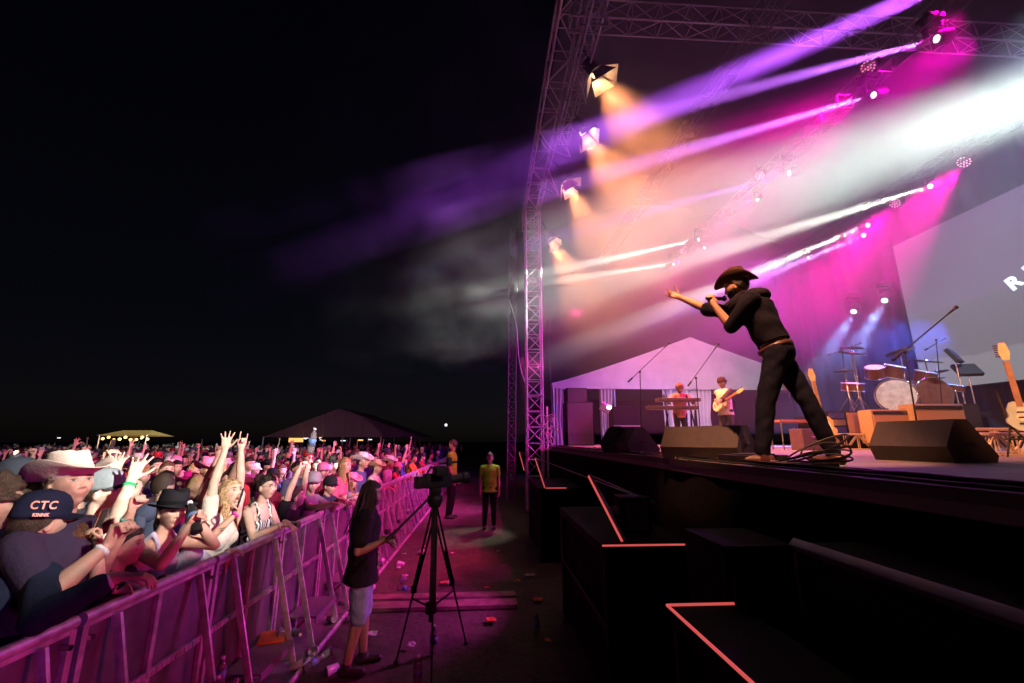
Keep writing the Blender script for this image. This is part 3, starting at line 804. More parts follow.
    def body(s, parent, tone=(.5, .3, .22), nofeet=False, sock=None):
        mb = MB(); s.torso(mb, -.004)
        mb.cap(s.nb - s.up * .06 * s.k, s.head_c - s.hm @ Vector((0, .018, .045)), .056 * s.k * (.85 if s.female else 1), .052 * s.k * (.85 if s.female else 1), 14)
        hv, hf = headverts(s.mouth, 0 if s.vox < .0085 else 1)
        H = np.array(s.hm) @ (hv.T * s.hs); hw = H.T + np.array(s.head_c)
        mb.add([Vector(v) for v in hw], hf)
        for sd in (1, -1):
            e = s.head_c + s.hm @ (Vector((sd * .075, -.008, -.008)) * s.hs)
            q = s.hm @ Matrix.Rotation(sd * -.35, 3, 'Z')
            mb.ell(e, (.009 * s.hs, .019 * s.hs, .033 * s.hs), q, 10, 10)
            s.arm_mesh(mb, sd)
            S, E, Wr, hd, hp, nn = s.arm[sd]
            n = nn or (Vector((-sd, .2, 0)) if abs(hd.z) > .5 else Vector((0, 0, -1)))
            fingers(mb, Wr, hd, n, sd, hp, s.k * (.92 if s.female else 1.0), 1.0 if s.vox < .0085 else 1.2)
            s.leg_mesh(mb, sd)
            H_, K, A, T = s.leg[sd]; T = T.normalized()
            mb.cap(A - Vector((0, 0, .045 * s.k)) - T * .04, A + T * .14 * s.k - Vector((0, 0, .06 * s.k)), .036 * s.k, .026 * s.k, 10)
        me = remesh('body', mb, s.vox, 2, .45)
        # features tinted on the vertices
        c = coords(me); L = (c - np.array(s.head_c)) @ np.array(s.hm) / s.hs
        col = np.zeros((len(c), 4), np.float32); tn = np.array(tone)
        def put(mask, rgb):
            m = np.clip(mask, 0, 1)[:, None]; a = col[:, 3:4]
            col[:, :3] = np.where(m > 0, col[:, :3] * (1 - m) + np.array(rgb) * m, col[:, :3]); col[:, 3:4] = np.maximum(a, m)
        x, y, z = L.T; fr = (y > .03) & (np.abs(z) < .12) & (np.abs(x) < .09)
        gg = lambda cx, cz, sx, sz, p=1.: np.clip(1.6 * np.exp(-np.abs((x - cx) / sx) ** 2 - np.abs((z - cz) / sz) ** 2) * p, 0, 1) * fr
        m0 = s.mouth
        put(gg(0, -.059 - m0 * .006, .021, .0075 + m0 * .012), (tn[0] * .80, tn[1] * .52, tn[2] * .50))
        if not s.female: put(np.clip(.34 * sm(-.030, -.055, z) * (y > -.01), 0, 1), tn * .42)
        put(np.clip(.25 * np.exp(-((np.abs(x) - .042) / .018) ** 2 - ((z + .022) / .02) ** 2) * fr, 0, 1), (tn[0] * 1.05, tn[1] * .62, tn[2] * .6))
        if m0 > .3: put(gg(0, -.060 - m0 * .008, .014, .010 * m0), (.03, .008, .008))
        for sd in (-1, 1):
            put(gg(sd * .031, .007, .012, .0058), (.55, .5, .48)); put(gg(sd * .031, .007, .0055, .006), (.02, .015, .012))
            put(gg(sd * .031, .0125, .015, .0028), (.05, .03, .025)); put(gg(sd * .031, .027, .018, .0045), (tn * .25))
        at = me.attributes.new('tint', 'FLOAT_COLOR', 'POINT'); at.data.foreach_set('color', col.ravel())
        me.materials.append(M_skin)
        o = bpy.data.objects.new('body', me); COL.objects.link(o); o.parent = parent; o.color = (*tone, 1)
        s.bo = o; return o
    def cloth(s, name, parent, col, fn, m=None, vox=None, amp=.006, sc=9., smooth=3, seed=None):
        mb = MB(); fn(mb); me = remesh(name, mb, vox or max(.009, s.vox * 1.1), smooth, .5); wrinkle(me, amp, sc, random.random() * 9 if seed is None else seed)
        me.materials.append(m or M_clo); o = bpy.data.objects.new(name, me); COL.objects.link(o); o.parent = parent; o.color = (*col, 1); return o
    def shirt(s, parent, col, sleeve=.55, inf=.014, hem=.10, name='shirt', m=None, amp=.006):
        def fn(mb):
            s.torso(mb, inf, hem)
            for sd in (1, -1):
                if sleeve > 0: s.arm_mesh(mb, sd, inf * 1.05 + .002, sleeve)
        return s.cloth(name, parent, col, fn, m, amp=amp)
    def tank(s, parent, col, name='tank_top', inf=.006):
        def fn(mb):
            k, b, up, rt, fw, hip = s.k, s.b, s.up, s.rt, s.fw, s.hip; q = Matrix((rt, fw, up)).transposed(); i = inf; f = s.female
            n = 24; T = [(-.10, .172, .126), (-.02, .174, .128), (.06, .164, .120), (.15, .136, .102), (.24, .140, .104), (.33, .152, .114), (.385, .135, .105)]; vs = []
            for z, a_, b_ in T: vs += [hip + up * z * k + rt * math.cos(2 * math.pi * j / n) * (a_ * k * b + i) + fw * math.sin(2 * math.pi * j / n) * (b_ * k * b + i) for j in range(n)]
            m_ = len(T); mb.add(vs, [(a * n + j, a * n + (j + 1) % n, (a + 1) * n + (j + 1) % n, (a + 1) * n + j) for a in range(m_ - 1) for j in range(n)] + [tuple(range(n - 1, -1, -1)), tuple(range((m_ - 1) * n, m_ * n))])
            for sd in (1, -1):
                mb.ell(hip + up * .33 * k + rt * sd * .066 * k + fw * .085 * k, (.060 * k + i, .046 * k + i, .06 * k + i), q, 14, 10)
                mb.tube([hip + up * .40 * k + rt * sd * .085 * k + fw * .10 * k, hip + up * .50 * k + rt * sd * .085 * k + fw * .045 * k, s.nb + rt * sd * .085 * k - fw * .0 + up * .015, hip + up * .42 * k + rt * sd * .07 * k - fw * .10 * k], .018, 8)
        return s.cloth(name, parent, col, fn, amp=.004)
    def trousers(s, parent, col, upto=1.97, inf=.014, flare=0., name='trousers', m=None):
        def fn(mb):
            k, b = s.k, s.b; q = Matrix((s.rt, s.fw, s.up)).transposed()
            mb.ell(s.hip - s.up * .02 * k, (.166 * k * b + inf * .2, .124 * k * b + inf * .2, .14 * k), q, 20, 14)
            for sd in (1, -1): s.leg_mesh(mb, sd, inf, upto, flare)
        return s.cloth(name, parent, col, fn, m or M_denim, amp=.0055, sc=15)
    def shoes(s, parent, col=(.05, .05, .05)):
        for sd in (1, -1):
            H, K, A, T = s.leg[sd]; T = T.normalized(); mb = MB(); k = s.k; z = Vector((0, 0, 1))
            base = A - z * .05 * k
            mb.cap(A - z * .0, base - T * .01, .046 * k, .047 * k, 12); mb.cap(base - T * .045 * k, base + T * .15 * k - z * .006 * k, .043 * k, .037 * k, 12)
            me = remesh('shoe', mb, .008, 2); c = coords(me); lo = (base.z - .037 * k)
            c[:, 2] = np.maximum(c[:, 2], lo); set_coords(me, c); me.materials.append(M_leather)
            o = bpy.data.objects.new('shoe', me); COL.objects.link(o); o.parent = parent; o.color = (*col, 1)
    def shell(s, name, parent, col, maskf, thick, m, extra=None, noise_amp=.004, vox=None):
        """hair or beard: the head surface pushed out where maskf says so, tucked inside elsewhere"""
        hv, hf = headverts(0, 0); L = hv.copy(); nrm = L / (np.linalg.norm(L, axis=1)[:, None] + 1e-9)
        mk = np.clip(maskf(L[:, 0], L[:, 1], L[:, 2]), 0, 1)
        nz_ = np.array([noise.noise(Vector(v) * 55) for v in L]) * noise_amp
        L = L + nrm * (mk * (thick + nz_) - (1 - mk) * .016)[:, None]
        w = (np.array(s.hm) @ (L.T * s.hs)).T + np.array(s.head_c)
        mb = MB(); mb.add([Vector(v) for v in w], hf)
        if extra: extra(mb)
        me = remesh(name, mb, vox or max(.007, s.vox), 1)
        me.materials.append(m); o = bpy.data.objects.new(name, me); COL.objects.link(o); o.parent = parent; o.color = (*col, 1); return o
    def hair(s, parent, col=(.03, .018, .012), style='short'):
        hl = {'short': .0, 'buzz': 0}.get(style, 0)
        def mask(x, y, z): 
            m = sm(-.005, .018, z - .050 * sm(-.01, .07, y) + .055 * sm(.02, -.05, y) )
            return m if style != 'thin' else m * .4
        C = s.head_c; hm = s.hm; P = lambda x, y, z: C + hm @ (Vector((x, y, z)) * s.hs)
        dn = Vector((0, 0, -1)); 
        def extra(mb):
            rnd = random.Random(int(s.h * 1e4) % 999)
            if style == 'long':
                for i in range(22):
                    a = -2.5 + 5.0 * i / 21; b0 = P(math.sin(a) * .070, -math.cos(a) * .075, .0 + .02)
                    p1 = b0 + dn * .13 * s.k - s.fw * .01; p2 = p1 + dn * (.12 + rnd.random() * .06) * s.k + s.fw * (-.02 if math.cos(a) > 0 else .03)
                    mb.tube([b0, p1, p2], [.018, .017, .006], 7)
            if style == 'pony':
                a = P(0, -.10, .03); mb.tube([a, a + hm @ Vector((0, -.05, -.01)), a + hm @ Vector((0, -.07, -.06)) + dn * .06, a + dn * .24 - s.fw * .03], [.02, .028, .03, .008], 10)
            if style == 'bun':
                mb.ell(P(0, -.085, .09), (.04, .04, .036), None)
            if style == 'curly':
                for i in range(60):
                    a, b = rnd.uniform(-2.7, 2.7), rnd.uniform(-.1, 1.4)
                    mb.ell(P(math.sin(a) * .085 * math.cos(b), -math.cos(a) * .10 * math.cos(b), .02 + .11 * math.sin(b)), [rnd.uniform(.016, .028)] * 3, None, 8, 6)
            if style == 'dreads':
                for i in range(46):
                    a = -2.2 + 4.4 * rnd.random(); b = rnd.uniform(-.1, 1.1)
                    p0 = P(math.sin(a) * .080 * math.cos(b), -math.cos(a) * .098 * math.cos(b), .025 + .10 * math.sin(b))
                    out = (p0 - C); out.z = 0; out.normalize()
                    p1 = p0 + out * .03 + dn * .09; p2 = p1 + dn * rnd.uniform(.15, .2) - s.fw * rnd.uniform(.02, .05) ; p3 = p2 + dn * rnd.uniform(.12, .26) - s.fw * rnd.uniform(0, .07)
                    mb.tube([p0, p1, p2, p3], [.011, .010, .009, .006], 7)
        th = {'short': .014, 'thin': .006, 'curly': .02, 'long': .018, 'dreads': .016}.get(style, .012)
        return s.shell('hair', parent, col, mask, th, M_hair, extra if style not in ('short', 'thin') else None, noise_amp=.010)
    def beard(s, parent, col=(.02, .012, .01), th=.012):
        def mask(x, y, z):
            m = sm(-.038, -.058, z + .03 * sm(.03, .07, np.abs(x)) * -1) * sm(-.02, .02, y)
            m = np.maximum(m, (np.abs(x) < .028) * (z > -.05) * (z < -.040) * (y > .05) * .5)
            return m * (1 - .95 * ((np.abs(x) < .018) & (z > -.068) & (z < -.050)))
        return s.shell('beard', parent, col, mask, th, M_hair)
    def at_head(s, o, parent):
        """place an accessory mesh built in head space"""
        M = Matrix.Translation(s.head_c) @ s.hm.to_4x4() @ Matrix.Scale(s.hs, 4)
        o.matrix_basis = M; o.parent = parent; return o
    def glasses(s, parent, dark=False):
        mb = MB()
        for sd in (-1, 1):
            mb.tube([(sd * .032 + .022 * math.cos(t), .093 - .006 * abs(math.cos(t)), .006 + .017 * math.sin(t)) for t in [i * math.pi / 8 for i in range(16)]], .0016, 6, True)
            mb.tube([(sd * .054, .088, .012), (sd * .074, .06, .012), (sd * .079, -.01, .004)], .0018, 6)
        mb.tube([(-.010, .094, .010), (0, .098, .013), (.010, .094, .010)], .0016, 6)
        if dark:
            for sd in (-1, 1): mb.ell((sd * .032, .093, .006), (.022, .003, .017))
        return s.at_head(mb.build('glasses', M_plastic, None, smooth=True), parent)

def hat_mesh(kind, lod=0):
    mb = MB(); n = 40 if lod == 0 else 24
    if kind in ('cowboy', 'fedora'):
        R1 = .165 if kind == 'cowboy' else .128; curl = .075 if kind == 'cowboy' else .012
        H = .115 if kind == 'cowboy' else .105
        rows = []
        def ring(fr, z, dz=0): return [(fr * .083 * math.cos(t), fr * .102 * math.sin(t), z) for t in [2 * math.pi * k / n for k in range(n)]]
        def brim(f, th):
            out = []
            for k in range(n):
                t = 2 * math.pi * k / n; cx, cy_ = math.cos(t), math.sin(t)
                r = .083 + (R1 - .083) * f; ry = .102 + (R1 + .018 - .102) * f
                z = .040 + curl * (abs(cx) ** 2.2) * f ** 1.6 - (.018 if kind == 'cowboy' else .014) * (cy_ ** 2) * f + th
                rr = r * (1 - (.16 if kind == 'cowboy' else 0) * abs(cx) ** 2 * f)
                out.append((rr * cx, ry * cy_, z))
            return out
        def crown(f, ins=0):
            out = []
            for k in range(n):
                t = 2 * math.pi * k / n; cx, cy_ = math.cos(t), math.sin(t)
                tp = 1 - .18 * f ** 1.5
                if f > 1: tp = .82 * (2 - f) 
                z = .040 + H * min(f, 1) + (.014 * (f - 1) if f > 1 else 0)
                x, y = .083 * cx * tp, .102 * cy_ * tp
                if f > .8:
                    z -= .030 * math.exp(-(x / .022) ** 2) * (1 if y > -.09 else .4) * min(1, (f - .8) * 3)
                    if y > .03 and .01 < abs(x) : z -= .016 * min(1, (f - .8) * 3)
                out.append((x, y, z))
            return out
        rows = [ring(.96, .02), ring(.96, .036), brim(.35, -.002), brim(.7, -.002), brim(1, -.002), brim(1.01, .002), brim(.7, .003), brim(.35, .003), brim(0, .004)]
        rows += [crown(f) for f in (.15, .4, .7, .9, 1, 1.25, 1.5, 1.75, 1.95)]
        vs = [v for r in rows for v in r]; m = len(rows)
        fs = [(i * n + k, i * n + (k + 1) % n, (i + 1) * n + (k + 1) % n, (i + 1) * n + k) for i in range(m - 1) for k in range(n)]
        fs += [tuple(range(n - 1, -1, -1)), tuple(range((m - 1) * n, m * n))]
        mb.add(vs, fs)
        band = MB(); zz = .046
        band.add([(1.025 * .083 * math.cos(t) * (1 - .01 * j), 1.025 * .102 * math.sin(t) * (1 - .01 * j), .047 + .022 * j) for j in (0, 1) for t in [2 * math.pi * k / n for k in range(n)]],
                 [(k, (k + 1) % n, n + (k + 1) % n, n + k) for k in range(n)])
        return mb, band
    if kind == 'cap':
        prof = [(1, .015), (1.02, .03), (1.02, .055), (.96, .085), (.80, .112), (.55, .128), (.25, .135), (.02, .136)]
        vs = []; 
        for f, z in prof:
            for k in range(n):
                t = 2 * math.pi * k / n; vs.append((.086 * f * math.cos(t), .104 * f * math.sin(t) - .002, z))
        m = len(prof); fs = [(i * n + k, i * n + (k + 1) % n, (i + 1) * n + (k + 1) % n, (i + 1) * n + k) for i in range(m - 1) for k in range(n)]
        fs += [tuple(range(n - 1, -1, -1)), tuple(range((m - 1) * n, m * n))]
        mb.add(vs, fs); mb.ell((0, 0, .137), (.008, .008, .005), None, 10, 6)
        vb = MB(); rows = []
        for lay in (0, 1):
            for j in range(5):
                f = j / 4
                for k in range(13):
                    a = math.pi * (.5 + .36 * (k / 12 - .5) * 2); x = math.cos(a) * (.088 + .0 * f); y = math.sin(a) * (.10) + f * .075 * max(0, math.sin(a)) ** 1.5
                    vs_z = .030 - .010 * f - 2.6 * x * x * 1.0 + .004 * lay
                    rows.append((x, y - .004, vs_z))
        q = []
        for lay in (0, 1):
            for j in range(4):
                for k in range(12):
                    a = lay * 65 + j * 13 + k; g = (a, a + 1, a + 14, a + 13); q.append(g if lay else g[::-1])
        vb.add(rows, q); return mb, vb
    if kind == 'bucket':
        mb.lathe([(.086, .02), (.088, .035), (.125, .0), (.128, .003), (.088, .045), (.078, .105), (.06, .118), (.02, .12)], n, Matrix.Scale(1.16, 3, (0, 1, 0)))
        return mb, None

_HATS = {}
def put_hat(p, parent, kind, col, col2=None, tilt=0., lod=0, back=False, wide=1.0):
    key = (kind, lod)
    if key not in _HATS:
        a, b = hat_mesh(kind, lod); ma = a.mesh('hat', True); ma.materials.append(M_felt if kind != 'cap' else M_clo); mb_ = None
        if b: mb_ = b.mesh('hat_band' if kind != 'cap' else 'visor', True); mb_.materials.append(M_clo)
        _HATS[key] = (ma, mb_)
    ma, mb_ = _HATS[key]
    o = bpy.data.objects.new({'cap': 'baseball_cap', 'cowboy': 'cowboy_hat', 'fedora': 'fedora', 'bucket': 'bucket_hat'}[kind], ma); COL.objects.link(o); o.color = (*col, 1)
    p.at_head(o, parent)
    o.matrix_basis = o.matrix_basis @ Matrix.Translation((0, -.006, .004)) @ Matrix.Rotation(tilt, 4, 'X') @ (Matrix.Rotation(math.pi, 4, 'Z') if back else Matrix()) @ Matrix.Diagonal((1.04 * wide, 1.04 * wide, 1.04, 1))
    if mb_:
        b = bpy.data.objects.new('visor' if kind == 'cap' else 'hat_band', mb_); COL.objects.link(b); b.parent = o; b.color = (*(col2 or [c * .5 for c in col]), 1)
    return o

def to_local(rz, base, w): return Matrix.Rotation(-rz, 3, 'Z') @ (Vector(w) - Vector(base))
def dirl(rz, v): return Matrix.Rotation(-rz, 3, 'Z') @ Vector(v)

def set_hand(p, side, target, pole=(0, 0, -1), hd=None, pose='relaxed', n=None, stretch=1.12):
    S = p.arm[side][0]; T = Vector(target); k = p.k; a, b = .285 * k, .255 * k
    d = T - S; L = d.length
    if L > (a + b) * .995:
        s_ = min(L / ((a + b) * .995), stretch); a *= s_; b *= s_; T = S + d.normalized() * min(L, (a + b) * .995); d = T - S; L = d.length
    x = (a * a - b * b + L * L) / (2 * L); hgt = math.sqrt(max(0, a * a - x * x)); u = d.normalized()
    pl = Vector(pole); pl = (pl - u * pl.dot(u)).normalized()
    E = S + u * x + pl * hgt
    f = (T - E).normalized(); p.arm[side] = (S, E, T, Vector(hd).normalized() if hd else f, pose, Vector(n) if n else None)

def place(px, py, Y, az, name_label, group=None, base_z=0., hworld=None, hands=None, cat='person', hlim=(1.25, 2.02), pt=None, **kw):
    """a person whose head centre is seen at (px, py) at depth Y; az = the way they face (0 = towards the stage, 90 = away)"""
    rz = R(az - 90); tgt = pt or onY(px, py, Y); hands = dict(hands or {})
    if abs(az) < 70 and base_z == 0 and tgt.x > -2.27 and tgt.x < -1.3:      # keep the front row behind the barrier
        tgt = onX(px, py, -2.25); f_ = tgt.y / Y; kw['lean'] = max(kw.get('lean', 0), .24)
        for s_, sp in hands.items():
            if isinstance(sp[0], tuple): hands[s_] = ((sp[0][0], sp[0][1], sp[0][2] * f_),) + tuple(sp[1:])
            elif sp[0].z < 1.3: hands[s_] = (Vector((sp[0].x, sp[0].y + tgt.y - Y, sp[0].z)),) + tuple(sp[1:])
    hd = hworld or (math.cos(R(az)), math.sin(R(az)), .1)
    h = kw.pop('h', None) or (tgt.z - base_z) * 1.76 / 1.617
    for _ in range(4):
        p = Person(h=h, head=dirl(rz, hd), **kw); h = min(hlim[1], max(hlim[0], h + (tgt.z - base_z - p.head_c.z) * 1.05))
    p = Person(h=h, head=dirl(rz, hd), **kw)
    off = Matrix.Rotation(rz, 3, 'Z') @ Vector((p.head_c.x, p.head_c.y, 0)); base = Vector((tgt.x - off.x, tgt.y - off.y, base_z))
    p.base = base; p.rz = rz
    for side, sp in (hands or {}).items():
        T = sp[0]; T = onY(*T) if isinstance(T, tuple) and len(T) == 3 and abs(T[0]) > 20 else Vector(T)
        set_hand(p, side, to_local(rz, base, T), dirl(rz, sp[1]), dirl(rz, sp[2]) if sp[2] else None, sp[3], dirl(rz, sp[4]) if len(sp) > 4 and sp[4] else None)
    t = thing('person', base, name_label, cat, group, rz)
    return t, p
def hand_world(p, side, along=.085, off=(0, 0, 0)):
    S, E, Wr, hd, hp, n = p.arm[side]; M = Matrix.Rotation(p.rz, 3, 'Z'); return p.base + M @ (Wr + hd * along * p.k) + Vector(off)

# ---------------------------------------------------------------- the audience, the pit crew, the band
SK = [(.56, .34, .25), (.62, .40, .31), (.48, .28, .20), (.60, .38, .28), (.42, .25, .17)]
M_print = mat('shirt_print', (.75, .3, .15), .8)
def phone(p, side, label, lit=None, rot=0.):
    c = hand_world(p, side, .075); S, E, Wr, hd, hp, n = p.arm[side]; M = Matrix.Rotation(p.rz, 3, 'Z'); d = M @ hd
    t = thing('phone', c, label, 'phone')
    up = Vector((0, 0, 1)); q = frame((EYE - c).normalized() * .4 + Vector((-1, 0, .1)), up)
    mb = MB(); mb.box((0, 0, .045), (.074, .010, .15), bev=.003); o = mb.build('case', M_plastic, t); o.matrix_basis = q.to_4x4()
    mb = MB(); mb.box((0, .0065, .045), (.066, .002, .138)); sm_ = mat('phone_screen' + ('_lit' if lit else ''), lit or (.02, .02, .03), .12, emit=lit, estr=.5 if lit else 0)
    o = mb.build('display', sm_, t); o.matrix_basis = q.to_4x4(); return t
M_clear = mat('clear_plastic', (.85, .9, .95), .08, 0, .03, trans=.85)
M_lab = mat('bottle_label', (.15, .3, .65), .5); M_capc = mat('bottle_cap', (.8, .8, .85), .5)
def bottle(loc, label, s=1., tilt=None, dark=False, group=None):
    t = thing('water_bottle' if not dark else 'dark_bottle', loc, label, 'bottle', group)
    m = MB(); m.lathe([(.030, 0), (.032, .006), (.031, .05), (.029, .055), (.031, .06), (.031, .14), (.022, .17), (.013, .185), (.012, .2)], 16)
    m.build('bottle_body', M_clear if not dark else M_plastic, t, smooth=True)
    m = MB(); m.lathe([(.0318, .075), (.0318, .125)], 16); m.build('paper_label', M_lab, t, smooth=True)
    m = MB(); m.lathe([(.0145, .196), (.0145, .212), (.012, .214)], 14); m.build('screw_cap', M_capc, t, smooth=True)
    t.scale = (s, s, s)
    if tilt: t.rotation_euler = tilt
    return t
def wristband(p, side, parent, col, back=.03):
    S, E, Wr, hd, hp, n = p.arm[side]; d = (Wr - E).normalized(); mb = MB(); c = Wr - d * back * p.k
    mb.cyl(c - d * .009, c + d * .009, .036 * p.k, .034 * p.k, 16)
    o = mb.build('wristband', M_clo, parent, smooth=True); o.color = (*col, 1)

# a. man in navy cap from behind, leaning over the rail
t, p = place(40, 522, 2.5, 74, 'man in navy shirt and navy lettered cap seen from behind, leaning on barrier rail', vox=.006, lean=.22, build=1.06,
    hworld=(.30, .95, -.12), hands={1: ((118, 577, 2.35), (.2, -1, -.6), (1, .5, -.1), 'relaxed', (0, 0, -1)), -1: (Vector((-2.35, 2.75, 1.15)), (-1, 0, -1), None, 'relaxed')})
p.body(t, SK[0]); p.shirt(t, (.010, .014, .034), 1.72, .016, .12, amp=.010); p.trousers(t, (.02, .03, .06)); p.shoes(t); p.hair(t, (.05, .03, .02))
cp = put_hat(p, t, 'cap', (.012, .014, .036))
cv = p.hm.transposed() @ dirl(p.rz, (EYE - p.base).normalized()); cang = -math.atan2(cv.x, cv.y)
lm = mat('cap_letters', (.75, .36, .30), .7)
def cap_text(body, size, zz, yy):
    cu = bpy.data.curves.new('l', 'FONT'); cu.body = body; cu.size = size; cu.extrude = .0012; cu.align_x = 'CENTER'; cu.space_character = 1.15; cu.offset = .0012
    o = bpy.data.objects.new('l', cu); COL.objects.link(o); me = bpy.data.meshes.new_from_object(o.evaluated_get(bpy.context.evaluated_depsgraph_get())); bpy.data.objects.remove(o)
    c = coords(me).copy(); out = c.copy(); rr = .104 * yy
    a = c[:, 0] / rr; out[:, 0] = np.sin(a) * .092 * yy; out[:, 1] = np.cos(a) * rr + c[:, 2]; out[:, 2] = c[:, 1] + zz
    out[:, 1] -= (out[:, 2] - .05) * .28
    out[:, 0] *= -1
    me.flip_normals(); set_coords(me, out); me.materials.append(lm)
    o = bpy.data.objects.new('lettering', me); COL.objects.link(o); o.parent = cp; return o
# lettering sits on the panel that faces the camera
o = cap_text('CTC', .046, .056, 1.03); o.rotation_euler = (0, 0, cang)
o = cap_text('KINNK', .017, .026, 1.045); o.rotation_euler = (0, 0, cang)
wristband(p, 1, t, (.5, .5, .6))
# c. red-lit woman beside him with a phone
t, p = place(66, 548, 2.5, 20, 'woman with reddened face behind capped man, holding a phone by the rail', vox=.007, female=True, hworld=(.5, -.8, -.1),
    hands={1: ((98, 545, 2.55), (.6, .6, -1), (-.2, -.2, 1), 'grip', (0, -1, 0)), -1: (Vector((-2.15, 2.75, 1.2)), (-1, 0, -1), None, 'relaxed')})
p.body(t, SK[3]); p.shirt(t, (.08, .03, .06), .5); p.trousers(t, (.02, .02, .03)); p.hair(t, (.10, .04, .02), 'long'); phone(p, 1, 'phone with orange glowing display held by reddened woman', (.9, .35, .08))
# b. man in pale cowboy hat
t, p = place(70, 483, 2.62, 8, 'man in big pale cowboy hat looking up towards the singer', vox=.0055, hworld=(.88, -.28, .28), build=1.12,
    hands={1: ((108, 545, 2.55), (0, -1, -1), (.3, 0, 1), 'grip', (1, 0, 0)), -1: (Vector((-2.2, 3.1, 1.2)), (-1, 0, -1), None, 'relaxed')})
p.body(t, (.60, .34, .26)); p.shirt(t, (.035, .022, .05), .8, .018); p.trousers(t, (.03, .04, .07)); p.hair(t, (.12, .08, .05), 'short')
put_hat(p, t, 'cowboy', (.66, .52, .46), (.5, .4, .36), tilt=.05, wide=1.0); wristband(p, 1, t, (.6, .6, .65))
# d. man at the frame's edge in dark cap
t, p = place(16, 483, 3.1, 5, 'man in dark curved cap at the frame edge, face lit white', vox=.007, hworld=(.95, -.2, .05))
p.body(t, (.62, .42, .34)); p.shirt(t, (.10, .13, .16), .6); p.trousers(t, (.03, .04, .07)); p.hair(t, (.04, .03, .02)); put_hat(p, t, 'cap', (.03, .035, .05))
t, p = place(-8, 505, 2.4, 30, 'curly haired person cut off by the frame beside the cowboy hat', vox=.008, hworld=(.8, .4, 0))
p.body(t, SK[2]); p.shirt(t, (.2, .12, .08), .6); p.trousers(t, (.03, .04, .07)); p.hair(t, (.07, .045, .03), 'curly')
# f. woman in black fedora drinking
t, p = place(172, 512, 2.85, 0, 'woman in black fedora and lilac tank top drinking from a dark bottle', vox=.0055, female=True, lean=.12, build=1.12, hworld=(.84, -.54, .05),
    hands={1: ((189, 526, 2.72), (-.6, -1, -1.6), (.5, .2, .8), 'grip', (.6, -.2, .2)), -1: ((196, 519, 2.92), (-.6, .6, -1.2), (.3, -.5, .8), 'grip', (.3, -1, 0))})
p.body(t, (.58, .36, .27)); p.tank(t, (.55, .50, .68)); p.trousers(t, (.03, .035, .05)); p.hair(t, (.03, .018, .012), 'pony'); put_hat(p, t, 'fedora', (.012, .012, .016), (.006, .006, .008), wide=1.05)
b = hand_world(p, 1, .07, (.02, -.01, -.04)); bottle(b - Vector((0, 0, .06)), 'dark drink bottle tipped to the mouth of fedora woman', 1.15, (R(-20), R(-35), 0), dark=True)
# g. people behind with raised hands
t, p = place(104, 492, 3.25, 5, 'person in grey cap with both hands up and a green wristband', vox=.007, hworld=(.9, .2, .1),
    hands={1: ((131, 481, 3.15), (0, -.5, -1), (.25, 0, 1), 'open', (1, -.5, 0)), -1: ((112, 478, 3.35), (0, .5, -1), (.1, 0, 1), 'open', (1, -.5, 0))})
p.body(t, (.66, .46, .36)); p.shirt(t, (.45, .42, .40), .5); p.trousers(t, (.03, .04, .07)); p.hair(t, (.05, .03, .02)); put_hat(p, t, 'cap', (.22, .26, .28), (.04, .05, .06)); wristband(p, 1, t, (.02, .45, .15))
t, p = place(126, 545, 3.0, 10, 'person behind fedora woman raising a fist with a teal wristband', vox=.007, hlim=(1.4, 1.6), hworld=(.9, .2, .1),
    hands={1: ((131, 512, 2.75), (0, -.5, -1), (.1, 0, 1), 'fist', (1, 0, 0)), -1: (Vector((-2.3, 3.3, 1.15)), (-1, 0, -1), None, 'relaxed')})
p.body(t, (.60, .36, .28)); p.shirt(t, (.02, .02, .03), .3); p.trousers(t, (.03, .04, .07)); p.hair(t, (.03, .02, .02)); wristband(p, 1, t, (.10, .6, .5), .05)
t, p = place(88, 458, 4.1, 5, 'tall man behind the cowboy hat holding a phone high', vox=.008, hlim=(1.5, 1.85), hworld=(.9, -.1, .1),
    hands={1: ((117, 452, 3.75), (0, -.5, -1), (.1, 0, 1), 'grip', (1, -.4, 0)), -1: ((122, 458, 3.9), (0, .5, -1), (.1, 0, 1), 'grip', (1, -.4, 0))})
p.body(t, (.64, .42, .33)); p.shirt(t, (.03, .03, .04), .5); p.trousers(t, (.03, .04, .07)); p.hair(t, (.03, .02, .02)); phone(p, 1, 'phone filming, held high behind the pale cowboy hat', (.5, .55, .65))
# i. blonde woman cheering
t, p = place(231, 494, 3.45, -5, 'blonde woman cheering with mouth wide open and both arms straight up', vox=.0055, female=True, mouth=1., hworld=(.85, -.35, .38),
    hands={1: ((226, 446, 3.35), (-.4, -1, 0), (.0, 0, 1), 'open', (.6, -1, 0)), -1: ((241, 448, 3.6), (.4, .6, 0), (.08, 0, 1), 'horns', (.6, -1, 0))})
p.body(t, (.72, .52, .40)); p.shirt(t, (.70, .64, .56), .6, .02, .14, amp=.009); p.trousers(t, (.1, .12, .2)); p.hair(t, (.62, .42, .22), 'long')
